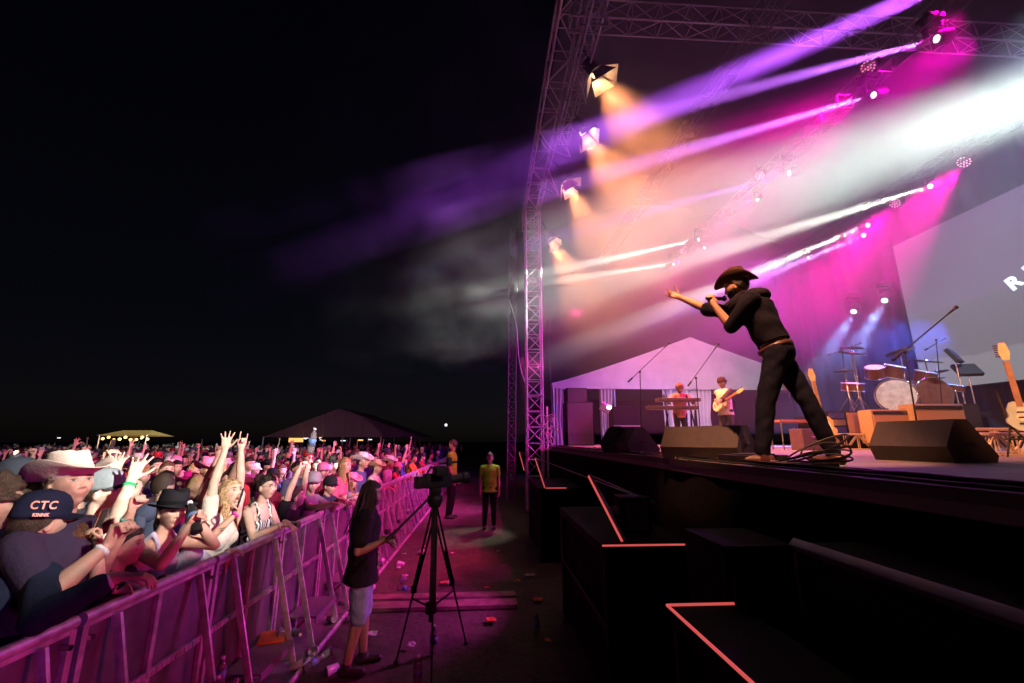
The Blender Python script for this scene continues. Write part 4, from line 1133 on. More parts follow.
# raised arms just behind her
t, p = place(214, 474, 5.0, 0, 'dark haired man behind the cheering blonde with both arms raised', vox=.008, hlim=(1.5, 1.72),
    hands={1: ((222, 446, 4.9), (0, -1, 0), (0, 0, 1), 'rock', (.6, -1, 0)), -1: ((246, 444, 5.05), (0, 1, 0), (.15, 0, 1), 'peace', (.6, -1, 0))})
p.body(t, SK[2]); p.shirt(t, (.03, .04, .06), .5); p.trousers(t, (.1, .12, .2)); p.hair(t)
t, p = place(202, 492, 4.3, 0, 'person left of the cheering blonde raising an arm with a red wristband', vox=.008, female=True, hlim=(1.4, 1.6),
    hands={1: ((214, 474, 4.2), (0, -1, -1), (.1, 0, 1), 'fist', (.6, -1, 0)), -1: (Vector((-2.5, 4.6, 1.2)), (-1, 0, -1), None, 'relaxed')})
p.body(t, SK[1]); p.shirt(t, (.5, .5, .55), .4); p.trousers(t, (.1, .12, .2)); p.hair(t, (.25, .15, .08), 'long'); wristband(p, 1, t, (.7, .05, .05))
# phone holder arm at the rail below
t, p = place(199, 528, 3.2, 0, 'girl in white shawl at the rail lifting a phone, magenta wristband', vox=.007, female=True, hlim=(1.3, 1.5), hworld=(.9, -.3, .2),
    hands={1: ((242, 508, 3.25), (0, -1, -1), (.0, 0, 1), 'grip', (-1, -.4, 0)), -1: (Vector((-2.07, 3.35, 1.22)), (-1, 0, -1), (1, 0, 0), 'relaxed', (0, 0, -1))})
p.body(t, SK[0]); p.shirt(t, (.6, .52, .66), .5, .03, amp=.012); p.trousers(t, (.03, .03, .05)); p.hair(t, (.25, .12, .06), 'pony'); wristband(p, 1, t, (.7, .05, .4)); phone(p, 1, 'phone lifted beside the cheering blonde')
# j. woman with glasses and dark ponytail
t, p = place(267, 487, 4.0, -12, 'smiling woman with glasses and dark ponytail leaning arms on rail', vox=.0055, female=True, lean=.16, hworld=(.9, -.36, .05),
    hands={1: ((283, 525, 3.85), (-1, -1, -1), (1, -.1, -.1), 'relaxed', (0, 0, -1)), -1: ((286, 522, 4.05), (-.5, 1, -1), (1, -.6, -.1), 'relaxed', (0, 0, -1))})
p.body(t, (.66, .44, .34)); o = p.tank(t, (.4, .4, .4)); p.trousers(t, (.03, .03, .05)); p.hair(t, (.022, .014, .012), 'pony'); p.glasses(t); wristband(p, 1, t, (.6, .6, .65))
zm = bpy.data.materials.new('zebra_cloth'); zm.use_nodes = True; n = zm.node_tree; wv = n.nodes.new('ShaderNodeTexWave'); wv.inputs['Scale'].default_value = 11; wv.inputs['Distortion'].default_value = 9; wv.inputs['Detail'].default_value = 1
tc = n.nodes.new('ShaderNodeTexCoord'); n.links.new(tc.outputs['Object'], wv.inputs['Vector']); cr = n.nodes.new('ShaderNodeValToRGB'); cr.color_ramp.interpolation = 'CONSTANT'; cr.color_ramp.elements[0].color = (.015, .015, .02, 1); cr.color_ramp.elements[1].position = .55; cr.color_ramp.elements[1].color = (.75, .72, .7, 1)
n.links.new(wv.outputs['Fac'], cr.inputs[0]); n.links.new(cr.outputs[0], n.nodes['Principled BSDF'].inputs['Base Color']); o.data.materials[0] = zm
ct = thing('compact_camera', hand_world(p, -1, .09, (.05, 0, -.01)), 'small silver camera in the hands of the woman with glasses', 'camera')
m = MB(); m.box((0, 0, 0), (.10, .03, .06), bev=.006); m.build('camera_body', M_steel, ct); m = MB(); m.cyl((0, -.015, 0), (0, -.035, 0), .022, .018, 16); m.build('lens', M_plastic, ct)
# k. two arms together holding a water bottle
t, p = place(296, 497, 4.35, -5, 'person in black printed t-shirt holding a water bottle high with both arms', vox=.006, hworld=(.9, .3, .2), lean=-.02,
    hands={1: ((304, 456, 4.25), (-.5, -1, -.3), (.3, 0, 1), 'grip', (1, 0, 0)), -1: ((310, 455, 4.4), (.2, 1, -.3), (.2, 0, 1), 'grip', (1, -.5, 0))})
p.body(t, (.66, .44, .34)); p.shirt(t, (.014, .014, .018), .5, .018); p.trousers(t, (.03, .03, .05)); p.hair(t, (.05, .03, .02))
mb = MB(); 
for i in range(7): mb.ell((.02 + .012 * math.sin(i * 2), .135 + .004 * i, 1.18 * p.k + .03 * i), (.022, .008, .013), None, 8, 6)
mb.build('shirt_print', mat('pale_print', (.55, .5, .55), .8), t)
bottle(onY(310, 451, 4.3) - Vector((0, 0, .02)), 'clear water bottle held up high in two hands', 1.1, (R(5), R(8), 0))
# l. boy in grey cap and grey t-shirt
t, p = place(313, 483, 5.0, -15, 'boy in grey cap and grey t-shirt at the rail looking to camera', vox=.006, h=None, hlim=(1.3, 1.75), hworld=(.45, -.88, -.02), lean=.08,
    hands={1: ((333, 504, 4.75), (-1, -1, -1), (.8, -.3, .1), 'relaxed', (0, 0, -1)), -1: ((338, 500, 5.0), (-.5, 1, -1), (1, -.3, .1), 'relaxed', (0, 0, -1))})
p.body(t, (.66, .44, .35)); p.shirt(t, (.20, .18, .24), .6); p.trousers(t, (.03, .03, .05)); p.hair(t, (.06, .035, .02)); put_hat(p, t, 'cap', (.25, .25, .3), (.2, .2, .25))
# m. boy in black cap
t, p = place(330, 486, 5.5, -10, 'boy in black cap and navy t-shirt resting arms on rail', vox=.007, hlim=(1.3, 1.75), hworld=(.8, -.55, -.05), lean=.1,
    hands={1: ((345, 502, 5.2), (-1, -1, -1), (1, 0, 0), 'relaxed', (0, 0, -1)), -1: ((352, 500, 5.6), (-.5, 1, -1), (1, -.3, 0), 'relaxed', (0, 0, -1))})
p.body(t, (.6, .36, .28)); p.shirt(t, (.02, .03, .06), .55); p.trousers(t, (.03, .03, .05)); p.hair(t); put_hat(p, t, 'cap', (.015, .015, .02))
# n. girl in pink cowboy hat
t, p = place(352, 482, 6.3, -10, 'girl in pink cowboy hat and patterned top leaning on rail', vox=.007, female=True, hlim=(1.3, 1.75), hworld=(.85, -.45, .0), lean=.1,
    hands={1: ((366, 494, 6.0), (-1, -1, -1), (1, 0, 0), 'relaxed', (0, 0, -1)), -1: ((372, 492, 6.4), (-.5, 1, -1), (1, -.3, 0), 'relaxed', (0, 0, -1))})
p.body(t, (.6, .36, .28)); p.shirt(t, (.25, .22, .45), .55); p.trousers(t, (.03, .03, .05)); p.hair(t, (.2, .1, .05), 'long'); put_hat(p, t, 'cowboy', (.75, .22, .42))
FRONT = [(363, 462, 7.2, 'tall man in white cowboy hat and blue shirt near rail', 'cowboy', (.75, .7, .68), (.06, .09, .2), 0), (377, 468, 8.0, 'man in tan cowboy hat and pale green shirt reaching over rail', 'cowboy', (.5, .32, .2), (.45, .5, .42), 1),
    (390, 463, 8.8, 'man in light grey cowboy hat and pale jacket at the rail', 'cowboy', (.6, .58, .56), (.35, .33, .33), 0), (404, 462, 10.2, 'woman in blue top at rail with one arm thrown up', None, None, (.05, .08, .4), 2),
    (414, 459, 11.0, 'person in orange hoodie hanging over the rail', None, None, (.7, .22, .04), 1), (423, 457, 12.5, 'man in dark cap leaning on the far rail', 'cap', (.03, .03, .04), (.3, .04, .06), 1),
    (431, 456, 14, 'person in grey top at the far end of the rail', None, None, (.3, .3, .3), 1), (438, 454, 16, 'man in white cap at the far rail near the guards', 'cap', (.7, .7, .7), (.1, .1, .2), 1), (345, 466, 6.8, 'woman with fair hair behind the pink cowboy hat', None, None, (.5, .1, .2), 0),
    (398, 467, 9.5, 'woman in red top with clasped hands on the rail', 'bucket', (.5, .1, .2), (.5, .04, .06), 1)]
for k, (px, py, Y, lab, hk, hc, sc_, arms) in enumerate(FRONT):
    pt = onY(px, py, Y)
    if pt.x > -2.27: pt = onX(px, py, -2.25); Y = pt.y
    hands = {}
    if arms == 1: hands = {1: (Vector((-1.95, pt.y - .15, 1.16)), (-1, -.5, -1), (1, 0, -.3), 'relaxed', (0, 0, -1)), -1: (Vector((-1.92, pt.y + .15, 1.16)), (-1, .5, -1), (1, 0, -.3), 'relaxed', (0, 0, -1))}
    if arms == 2: hands = {1: (pt + Vector((.1, -.1, .45)), (0, -1, 0), (0, 0, 1), 'open', (.5, -1, 0))}
    t, p = place(px, py, Y, -5, lab, None, hlim=(1.45, 1.98), vox=.009, hands=hands, female='woman' in lab, lean=.12 if arms == 1 else 0, hworld=(.9, -.4, .08))
    p.body(t, SK[k % 5]); p.shirt(t, sc_, .6 if k != 4 else 1.8); p.trousers(t, (.03, .04, .07)); p.hair(t, (.35, .22, .1) if 'fair' in lab else (.04, .025, .02), 'long' if 'woman' in lab else 'short')
    if hk: put_hat(p, t, hk, hc, lod=1)

# the rest of the audience: a few built figures, copied with their parts
HEROXY = []
for o in list(bpy.data.objects):
    if o.name.startswith('person') and o.parent is None: HEROXY.append((o.location.x, o.location.y))
PROTO = []
def proto(kind, hat, hairs, **kw):
    t = thing('person', (0, 0, -50), 'x', 'person'); p = Person(vox=.012, **kw)
    b = p.body(t, SK[0]); s_ = p.shirt(t, (.1, .1, .1), .55); tr = p.trousers(t, (.03, .04, .07)); h_ = p.hair(t, (.04, .02, .02), hairs)
    ht = put_hat(p, t, hat, (.2, .2, .2), lod=1) if hat else None
    PROTO.append((t, kind, hat, hairs, p.female))
upv = lambda s_: ((s_ * .25, .15, 1), (-s_ * .05, .15, 1))
proto('standing still', None, 'short', h=1.76)
proto('standing still', 'cap', 'short', h=1.76)
proto('standing still', 'cowboy', 'short', h=1.78, head=(.3, 1, .1))
proto('standing still', None, 'long', h=1.68, female=True)
proto('with one open hand raised', None, 'short', h=1.76, ra=upv(1), rh='open', rn=(0, 1, 0))
proto('with both hands raised', None, 'long', h=1.66, female=True, ra=upv(1), la=upv(-1), rh='open', lh='open', rn=(0, 1, 0), ln=(0, 1, 0), mouth=1.)
proto('making a horned hand sign', 'cap', 'short', h=1.78, la=upv(-1), lh='horns', ln=(0, 1, 0))
proto('pointing at the stage', None, 'curly', h=1.74, ra=((.3, .8, .7), (0, .8, .6)), rh='point')
proto('clapping', None, 'short', h=1.75, ra=((.35, .5, -.7), (-.35, .6, .9)), la=((-.35, .5, -.7), (.35, .6, .9)), rh='open', lh='open')
proto('with one fist raised', 'cowboy', 'long', h=1.68, female=True, la=upv(-1), lh='fist')
proto('standing still', 'bucket', 'short', h=1.73, head=(-.3, 1, .05))
proto('cheering', None, 'pony', h=1.66, female=True, mouth=1., head=(0, 1, .3))
HATC = [('black', (.015, .015, .02)), ('white', (.7, .68, .66)), ('red', (.5, .03, .04)), ('pink', (.7, .2, .4)), ('navy', (.02, .03, .12)), ('grey', (.25, .25, .27)), ('tan', (.45, .3, .18)), ('green', (.06, .2, .08))]
SHC = [('black', (.012, .012, .016)), ('white', (.60, .57, .54)), ('crimson', (.25, .02, .03)), ('grey', (.16, .15, .17)), ('navy', (.015, .02, .06)), ('charcoal', (.04, .04, .045)), ('slate', (.06, .08, .14)), ('maroon', (.10, .015, .03)), ('tan', (.30, .21, .14)), ('pink', (.5, .2, .3)), ('olive', (.07, .075, .035)), ('inky', (.006, .006, .008))]
HRC = [('dark hair', (.025, .015, .012)), ('brown hair', (.12, .06, .03)), ('fair hair', (.5, .33, .16)), ('black hair', (.010, .007, .006))]
rnd = random.Random(11); used = set(); placed = list(HEROXY)
LM = [('cowboy man', 70), ('fedora woman', 172), ('cheering blonde', 229), ('glasses woman', 267), ('grey-capped boy', 313), ('pink hat', 352), ('rail hats', 385)]
cands = []
y = 1.2; row = 0
while y < 19:
    x = -2.75; 
    while x > -15:
        cands.append((x + rnd.uniform(-.14, .14), y + rnd.uniform(-.14, .14))); x -= .56 + max(0, -x - 6) * .03
    y += .55 + max(0, y - 8) * .03
cands.sort(key=lambda c: math.hypot(c[0], c[1])); count = 0
for (x, y) in cands:
    if any((x - a) ** 2 + (y - b) ** 2 < .42 ** 2 for a, b in placed): continue
    sx_, sy_ = proj((x, y, 1.65))
    if not (-25 < sx_ < 452) or y < 1.6: continue
    # close ones in front of the hand-placed faces would hide them
    if x > -3.1 and y < 6 and any(abs(a - x) < .6 and abs(b - y) < .33 for a, b in HEROXY): continue
    if count >= 175: break
    base, kind, hat, hairs, fem = PROTO[rnd.choices(range(12), weights=[6, 7, 6, 6, 1.7, 1.1, 1.4, .9, 2, 1.4, 2.5, 3])[0]]
    if math.hypot(x, y) < 4.2 and 'rais' in kind: base, kind, hat, hairs, fem = PROTO[0 if not fem else 3]
    for _ in range(60):
        hn, hc = rnd.choice(HATC); sn, sc_ = rnd.choice(SHC); an, ac = rnd.choice(HRC)
        top = f'{hn} {dict(cap="cap", cowboy="cowboy hat", bucket="bucket hat").get(hat)}' if hat else {'long': 'long ', 'pony': 'tied ', 'curly': 'curly ', 'short': 'short '}[hairs] + an
        lmk = min(LM, key=lambda l: abs(l[1] - sx_))[0]; dist = math.hypot(x, y)
        zone = 'close behind' if dist < 5.5 else 'well behind' if dist < 9 else 'far behind'
        lab = f'{"woman" if fem else "man"}, {top}, {sn} shirt, {kind}, {zone} the {lmk}'
        if lab not in used: break
    used.add(lab)
    c = copy_tree(base); c.location = (x, y, 0); az = math.degrees(math.atan2(4 - y, 4 - x)) + rnd.uniform(-22, 22); az = max(-60, min(60, az)); c.rotation_euler = (0, 0, R(az - 90))
    s_ = rnd.uniform(.90, 1.045); c.scale = (s_, s_, s_)
    c['label'] = lab; c['group'] = 'audience standing behind the barrier'
    tone = rnd.choice(SK)
    for ch in c.children:
        nm = ch.name.split('.')[0]
        if nm == 'body': ch.color = (*tone, 1)
        elif nm == 'shirt': ch.color = (*sc_, 1)
        elif nm == 'hair': ch.color = (*ac, 1)
        elif nm in ('baseball_cap', 'cowboy_hat', 'bucket_hat'):
            ch.color = (*hc, 1)
            for g in ch.children: g.color = tuple(q * .6 for q in hc) + (1,)
    placed.append((x, y)); count += 1
for b, *_ in PROTO:
    for ch in list(b.children):
        for g in list(ch.children): bpy.data.objects.remove(g)
        bpy.data.objects.remove(ch)
    bpy.data.objects.remove(b)
print('CROWD', count)

# beyond them nobody can be told apart: one mass of heads, shoulders and raised arms
def far_crowd():
    mb = MB(); rnd = random.Random(5); n = 0; q = []
    y = 1.0
    while y < 62:
        x = -3.1
        while x > -60:
            X, Y = x + rnd.uniform(-.25, .25), y + rnd.uniform(-.25, .25); d = math.hypot(X, Y)
            sx_, _s = proj((X, Y, 1.6)) if Y > .3 else (-999, 0)
            if -30 < sx_ < 470 and d > 5 and not any((X - a) ** 2 + (Y - b) ** 2 < .45 ** 2 for a, b in placed) and n < 1700: q.append((X, Y)); n += 1
            x -= .62 + max(0, d - 14) * .05
        y += .6 + max(0, y - 12) * .05
    for X, Y in q:
        h = rnd.uniform(1.5, 1.82); mb.cur = rnd.randrange(7); z = h - .13
        mb.cap((X - .0, Y - .17, h - .34), (X, Y + .17, h - .34), .085, .085, 8); mb.cap((X, Y, .9), (X, Y, h - .42), .16, .17, 8)
        for sd in (-1, 1): mb.cap((X, Y + sd * .22, h - .38), (X + .04, Y + sd * .26, h - .85), .05, .035, 6)
        mb.cur = 7; mb.ell((X, Y, z), (.088, .072, .115), None, 10, 8); mb.cap((X, Y, h - .35), (X, Y, z), .055, .05, 8)
        r = rnd.random()
        mb.cur = rnd.randrange(7)
        if r < .25: mb.lathe([(.17, h - .055), (.175, h - .05), (.09, h - .04), (.08, h + .06), (.03, h + .07)], 12, None, (X, Y, 0))
        elif r < .5: mb.ell((X, Y, z + .045), (.105, .088, .085), None, 10, 6); mb.box((X + .12, Y, z + .05), (.09, .13, .012))
        else: mb.cur = 8; mb.ell((X - .012, Y, z + .02), (.098, .085, .112), None, 10, 8)
        if rnd.random() < .05:
            mb.cur = 7; sd = rnd.choice((-1, 1)); e = Vector((X + .06, Y + sd * .25, h + .02)); w = e + Vector((.05, rnd.uniform(-.1, .1), .27))
            mb.cap((X, Y + sd * .2, h - .35), e, .045, .036, 6); mb.cap(e, w, .036, .026, 6)
            for f in range(4): mb.cap(w, w + Vector((0, .05 * (f - 1.5), .15)), .018, .009, 5)
    ms = [mat('crowd_cloth_%d' % i, c, .9) for i, (nm, c) in enumerate(SHC[:7])] + [mat('crowd_skin', (.5, .32, .24), .6), mat('crowd_hair', (.05, .03, .02), .7)]
    o = mb.build('distant_crowd', ms, smooth=True); tag(o, kind='stuff')
far_crowd()

# ---- pit crew

t, p = place(371, 494, 4.7, 6,  'bearded camera operator with long dreadlocks, black t-shirt and denim shorts in the pit', vox=.0055, hworld=(.99, .05, -.02), hlim=(1.5, 1.85), lean=.03,
    hands={1: ((384, 541, 4.55), (-.7, -.4, -1), (1, .1, 0), 'grip', (0, 0, -1)), -1: ((387, 538, 4.85), (-.6, .6, -1), (1, 0, .05), 'grip', (0, 0, -1))}, legs=[((-.10, .03, .49), (-.12, .05, .085), (-.1, 1, 0)), ((.10, .02, .49), (.11, -.06, .085), (.15, 1, 0))])
p.body(t, (.40, .24, .17)); p.shirt(t, (.012, .012, .014), .62, .034, .15, amp=.010); p.trousers(t, (.22, .32, .46), 1.05, .018, .010, name='denim_shorts'); p.shoes(t, (.03, .03, .035)); p.hair(t, (.035, .022, .018), 'dreads'); p.beard(t, (.02, .014, .012))
mb = MB()
for i in range(9): mb.ell((.03 * math.sin(i * 1.9), .150 + .006 * math.cos(i), 1.20 * p.k - .035 * i), (.012 + .01 * (i % 2), .004, .018), None, 8, 6)
o = mb.build('shirt_print', [mat('print_orange', (.8, .25, .06), .8)], t)
mb = MB()
for i in range(5): mb.ell((.035 * math.cos(i * 2.3), .158, 1.04 * p.k - .03 * i), (.016, .004, .012), None, 8, 6)
mb.build('shirt_print', mat('print_green', (.1, .5, .25), .8), t)

t, p = place(490, 458, 11.2, -88, 'security guard in lime green polo shirt walking in the pit', vox=.009, hworld=(-.2, -1, -.1), hlim=(1.6, 1.85))
p.body(t, SK[4]); p.shirt(t, (.20, .85, .02), .6); p.trousers(t, (.01, .01, .012)); p.shoes(t); p.hair(t)
t, p = place(453, 445, 10.6, -10, 'security guard in yellow shirt standing on the barrier step watching the crowd', vox=.009, base_z=.35, hworld=(-.9, .2, -.1), hlim=(1.6, 1.85))
p.body(t, SK[4]); p.shirt(t, (.22, .80, .02), .6); p.trousers(t, (.01, .01, .012)); p.shoes(t); p.hair(t)

# ---- the singer at the stage edge
P0 = Vector((2.48, 3.46, 0)); PN = Vector((.588, .809, 0))      # he is seen in profile: the plane he leans in
def onp(px, py, dy=0):
    d = ray(px, py); return EYE + d * (((P0 - EYE).dot(PN) + dy) / d.dot(PN))
hipw = onp(777, 350); headw = onp(736, 287)
rz = R(144 - 90); k0 = 1.0
t = thing('person', (hipw.x, hipw.y, SZ), 'singer in cowboy hat and dark clothes leaning out at the stage edge, one arm outstretched', 'person', None, rz); base = Vector((hipw.x, hipw.y, SZ))
L = lambda w: to_local(rz, base, w)
hz = hipw.z - SZ; crouch = .93 * k0 - hz
up_w = onp(752, 303) - hipw; lean = math.atan2(up_w.dot(Vector((-.809, .588, 0))), up_w.z)
lk = [L(onp(766, 403, -.10)), L(onp(763, 457, -.12))]; rk = [L(onp(808, 402, .10)), L(onp(834, 459, .16))]
for q in (lk, rk): q[1].z = max(q[1].z, .085)
p = Person(h=1.76 * k0, lean=lean, vox=.005, build=1.0, crouch=crouch, head=(.12, 1, -.18), neck_fwd=.03,
    legs=[(lk[0], lk[1], (-.25, 1, 0)), (rk[0], rk[1], (.45, 1, 0))])
p.base = base; p.rz = rz
hv = L(headw); p.head_c = Vector((0, hv.y, hv.z)); p.nb = p.head_c - Vector((0, -.035, .15))
a_ = p.arm[1]; p.arm[1] = (a_[0] + p.fw * .11 - p.up * .02,) + a_[1:]
set_hand(p, 1, L(onp(679, 297, .18)), (0, .0, -1), (0, .85, .5), 'rock', (-1, -.2, .2), 1.2)
set_hand(p, -1, L(onp(714, 305, -.12)), (0, -.25, -1), (0, .25, .9), 'grip', (1, .3, .2), 1.1)
p.body(t, (.52, .31, .22)); sh = p.shirt(t, (.006, .0065, .015), .98, .024, .01, amp=.014); p.trousers(t, (.004, .006, .018), 1.97, .010, .006); p.shoes(t, (.06, .02, .02))
p.hair(t, (.02, .013, .01)); p.beard(t, (.018, .012, .01), .014); put_hat(p, t, 'cowboy', (.07, .035, .03), (.02, .012, .012), tilt=.10, wide=.92)
def hood(mb):
    c = p.nb + p.up * .01 - p.fw * .06
    for i in range(7):
        a = -1.2 + 2.4 * i / 6; mb.ell(c - p.fw * (.08 + .10 * math.cos(a)) + p.rt * math.sin(a) * .11 - p.up * (.02 + .03 * math.cos(a)), (.06, .06, .052))
    for sd in (-1, 1): mb.cap(c + p.rt * sd * .10 - p.fw * .04, c + p.rt * sd * .07 + p.fw * .11 - p.up * .03, .036, .028)
p.cloth('hood', t, (.016, .014, .024), hood, amp=.008)
def belt(mb):
    n_ = 28; c = p.hip + p.up * .015
    vs = [c + p.up * zz + p.rt * math.cos(2 * math.pi * j / n_) * (.163 * p.b + .008 + r_) + p.fw * math.sin(2 * math.pi * j / n_) * (.121 * p.b + .008 + r_) for zz, r_ in ((-.02, 0), (-.02, .008), (.02, .008), (.02, 0)) for j in range(n_)]
    mb.add(vs, [(i * n_ + j, i * n_ + (j + 1) % n_, (i + 1) * n_ + (j + 1) % n_, (i + 1) * n_ + j) for i in range(3) for j in range(n_)])
m = MB(); belt(m); m.build('belt', mat('belt_leather', (.05, .018, .012), .45), t, smooth=True)
m = MB(); m.box(p.hip + p.up * .015 + p.fw * (.121 * p.b + .018), (.06, .012, .045), Matrix((p.rt, p.fw, p.up)).transposed(), bev=.003); m.build('belt_buckle', M_chrome, t)
# microphone in his hand
mh = hand_world(p, -1, .07); mouth = p.base + Matrix.Rotation(rz, 3, 'Z') @ (p.head_c + p.hm @ Vector((0, .125, -.065)))
d = (mouth - mh).normalized(); d = (d + Vector((0, 0, -.25))).normalized() if d.z > .5 else d
t2 = thing('microphone', mh, 'black handheld microphone at the mouth of the singer', 'microphone')
m = MB(); m.cyl(-d * .14 + (mouth - mh) * .5, d * .06 + (mouth - mh) * .5, .013, .019, 14); m.build('handle', M_plastic, t2, smooth=True)
m = MB(); m.ell(d * .085 + (mouth - mh) * .5, (.026, .026, .026)); m.build('grille_ball', M_grille, t2, smooth=True)

# ---- keyboard player and guitarist
t, p = place(680, 392, 10.4, -100, 'keyboard player in pink shirt bent over two stacked keyboards', base_z=SZ, vox=.008, hlim=(1.6, 1.8), lean=.28, hworld=(-.2, -.9, -.5),
    hands={1: ((667, 403, 10.05), (-1, .5, -.6), (0, -1, -.2), 'relaxed', (0, 0, -1)), -1: ((694, 403, 10.05), (1, .5, -.6), (0, -1, -.2), 'relaxed', (0, 0, -1))})
p.body(t, (.55, .33, .25)); p.shirt(t, (.62, .22, .18), .9, .02); p.trousers(t, (.02, .02, .03)); p.shoes(t); p.hair(t, (.25, .08, .05), 'curly'); p.beard(t, (.2, .08, .05))
t, p = place(722, 383, 9.8, -155, 'guitarist in white shirt with dark sleeves and backward cap', base_z=SZ, vox=.008, hlim=(1.6, 1.85), hworld=(-.9, -.35, -.25),
    hands={1: ((729, 404, 9.6), (.6, .5, -.7), (-.7, -.2, -.6), 'relaxed', (-.3, .6, -.6)), -1: ((716, 404, 9.45), (-.3, -.3, -1), (-.2, .2, .9), 'grip', (.2, .6, 0))})
p.body(t, (.6, .4, .3)); p.shirt(t, (.72, .68, .62), .10, .02, .12); 
def slv(mb):
    for sd in (-1, 1): p.arm_mesh(mb, sd, .024, 1.25)
p.cloth('sleeves', t, (.05, .03, .05), slv); p.trousers(t, (.06, .05, .07)); p.shoes(t); p.hair(t, (.06, .03, .02)); put_hat(p, t, 'cap', (.08, .03, .05), back=True)
GUITARIST = p

# ---------------------------------------------------------------- bottles on the ground and steps
bottle((BX + .13, 3.78, .311), 'empty clear bottle standing on the barrier step near the rubbish heap')
bottle((BX + .26, 3.50, .311), 'blue-tinted bottle standing at the step edge beside stacked cup')
bottle((BX + .22, 4.72, .345), 'clear bottle lying on the step under the woman with glasses', 1, (R(90), 0, R(50)))
bottle(onZ(433, 655, 0) + V(0, 0, .02), 'water bottle standing between the tripod legs', 1.15)
bottle(onZ(417, 690, 0) + V(0, 0, .02), 'water bottle at the bottom edge in front of the tripod', 1.15)
bottle(onZ(397, 596, 0) + V(0, 0, .10), 'water bottle lying on its side on the cable ramp', 1.1, (R(90), 0, R(80)))
bottle(onZ(537, 637, 0) + V(0, 0, .02), 'dim bottle standing on the dark ground near the platforms', 1.0)
bottle(onZ(303, 676, 0) + V(0, 0, .05), 'crushed bottle on the ground beside the barrier foot', 1.0, (R(80), 0, R(150)))

# ---------------------------------------------------------------- broadcast camera on its tripod
apex = onY(435, 500, 4.25); t = thing('camera_tripod', (apex.x, apex.y, 0), 'black tripod with pan bar standing in the pit beside the operator', 'tripod')
az_ = apex.z; A = V(0, 0, az_ - .06)
feet = [onZ(396, 664, 0), onZ(466, 645, 0), onZ(431, 700, 0)]
for fpt in feet:
    q = V(fpt.x - apex.x, fpt.y - apex.y, .02); mid = A.lerp(q, .52); m = MB(); sd = (q - A).cross(V(0, 0, 1)).normalized() * .028
    m.cyl(A + sd * .8, mid + sd * .6, .009); m.cyl(A - sd * .8, mid - sd * .6, .009); m.cyl(A.lerp(q, .3), q, .010, .008); m.box(mid, (.05, .05, .06)); lg = m.build('leg', M_black, t, auto=40)
    m = MB(); m.ell(q, (.028, .028, .018)); m.build('rubber_foot', M_rubber, lg, smooth=True)
m = MB(); m.cyl(A, (0, 0, .55), .022, .018); m.cyl((0, 0, .70), (0, 0, .62), .05); m.build('centre_column', M_black, t, auto=40)
m = MB(); c = V(0, 0, .66)
for fpt in feet: m.cyl(c, V(fpt.x - apex.x, fpt.y - apex.y, .02).lerp(A, .42), .009)
m.build('spreader', M_black, t)
m = MB(); m.lathe([(.05, -.06), (.075, 0), (.07, .03), (.05, .05)], 20, None, (0, 0, az_)); m.box((0, 0, az_ + .08), (.10, .12, .06), bev=.01); m.build('fluid_head', M_black, t, auto=40)
hand = hand_world if False else None
tp = V(onY(386, 541, 4.0)) - V(apex.x, apex.y, 0)
m = MB(); m.cyl((0, 0, az_ + .07), tp, .011); m.cyl(V(0, 0, az_ + .07).lerp(tp, .8), tp, .016); m.build('pan_bar', M_black, t, auto=40)
t = thing('broadcast_camera', (apex.x, apex.y, az_ + .10), 'black broadcast video camera mounted on the pit tripod', 'video camera', None, R(38)); t.scale = (.8,) * 3
m = MB(); m.box((.02, 0, .09), (.34, .11, .16), bev=.015); m.box((-.20, 0, .08), (.12, .10, .13), bev=.01); m.build('camera_body', M_black, t, auto=40)
m = MB(); m.cyl((.18, 0, .09), (.36, 0, .10), .05, .055, 20); m.cyl((.36, 0, .10), (.44, 0, .10), .065, .075, 20); m.build('zoom_lens', M_plastic, t, auto=40)
m = MB(); m.tube([(-.12, 0, .17), (-.08, 0, .24), (.12, 0, .24), (.15, 0, .17)], .014); m.build('carry_handle', M_black, t, smooth=True)
m = MB(); m.box((-.02, -.13, .20), (.16, .10, .10), bev=.01); m.cyl((-.02, -.06, .18), (-.02, -.10, .19), .012); m.build('viewfinder', M_black, t, auto=40)
m = MB(); m.box((.16, -.03, .30), (.05, .05, .10), bev=.008); m.cyl((.05, .02, .28), (.30, .02, .29), .014); m.build('top_microphone', M_rubber, t, auto=40)

# ---------------------------------------------------------------- dark platforms in front of the stage
M_glow = mat('red_lit_glow', (.5, .1, .1), .5, var=.25, emit=(1, .13, .12), estr=.62)  # red light falling on the metal edges, put in as emission
PX = .965; PZ = 1.25
def platform(y0, y1, x1, label, strips, z=PZ, x0=PX):
    t = thing('black_platform', (x0, y0, 0), label, 'platform', 'black platforms between pit and stage')
    w, d = x1 - x0, y1 - y0
    m = MB(); m.box((w / 2, d / 2, z - .04), (w, d, .08), bev=.008); m.build('platform_top', M_void, t)
    for sx in (.035, w - .035):
        for sy in (.035, d - .035): m = MB(); m.cyl((sx, sy, 0), (sx, sy, z - .08), .028, n=10); m.build('leg', M_black, t, auto=40)
    m = MB(); m.box((w / 2, d * .5, z * .5 - .05), (w - .12, d - .12, z - .12)); m.build('skirt', M_blackcloth, t)
    m = MB(); m.box((w / 2, .02, z * .52), (w - .07, .02, .03)); m.box((.02, d / 2, z * .52), (.02, d - .07, .03)); m.build('cross_brace', M_black, t)
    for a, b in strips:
        m = MB(); m.cyl(a, b, .0075, n=8); m.build('red_lit_edge', M_glow, t, auto=40)
platform(3.77, 5.9, 1.78, 'black platform with a straight front edge glowing as if lit red', [((0.0, -.004, PZ + .004), (.81, -.004, PZ + .004))])
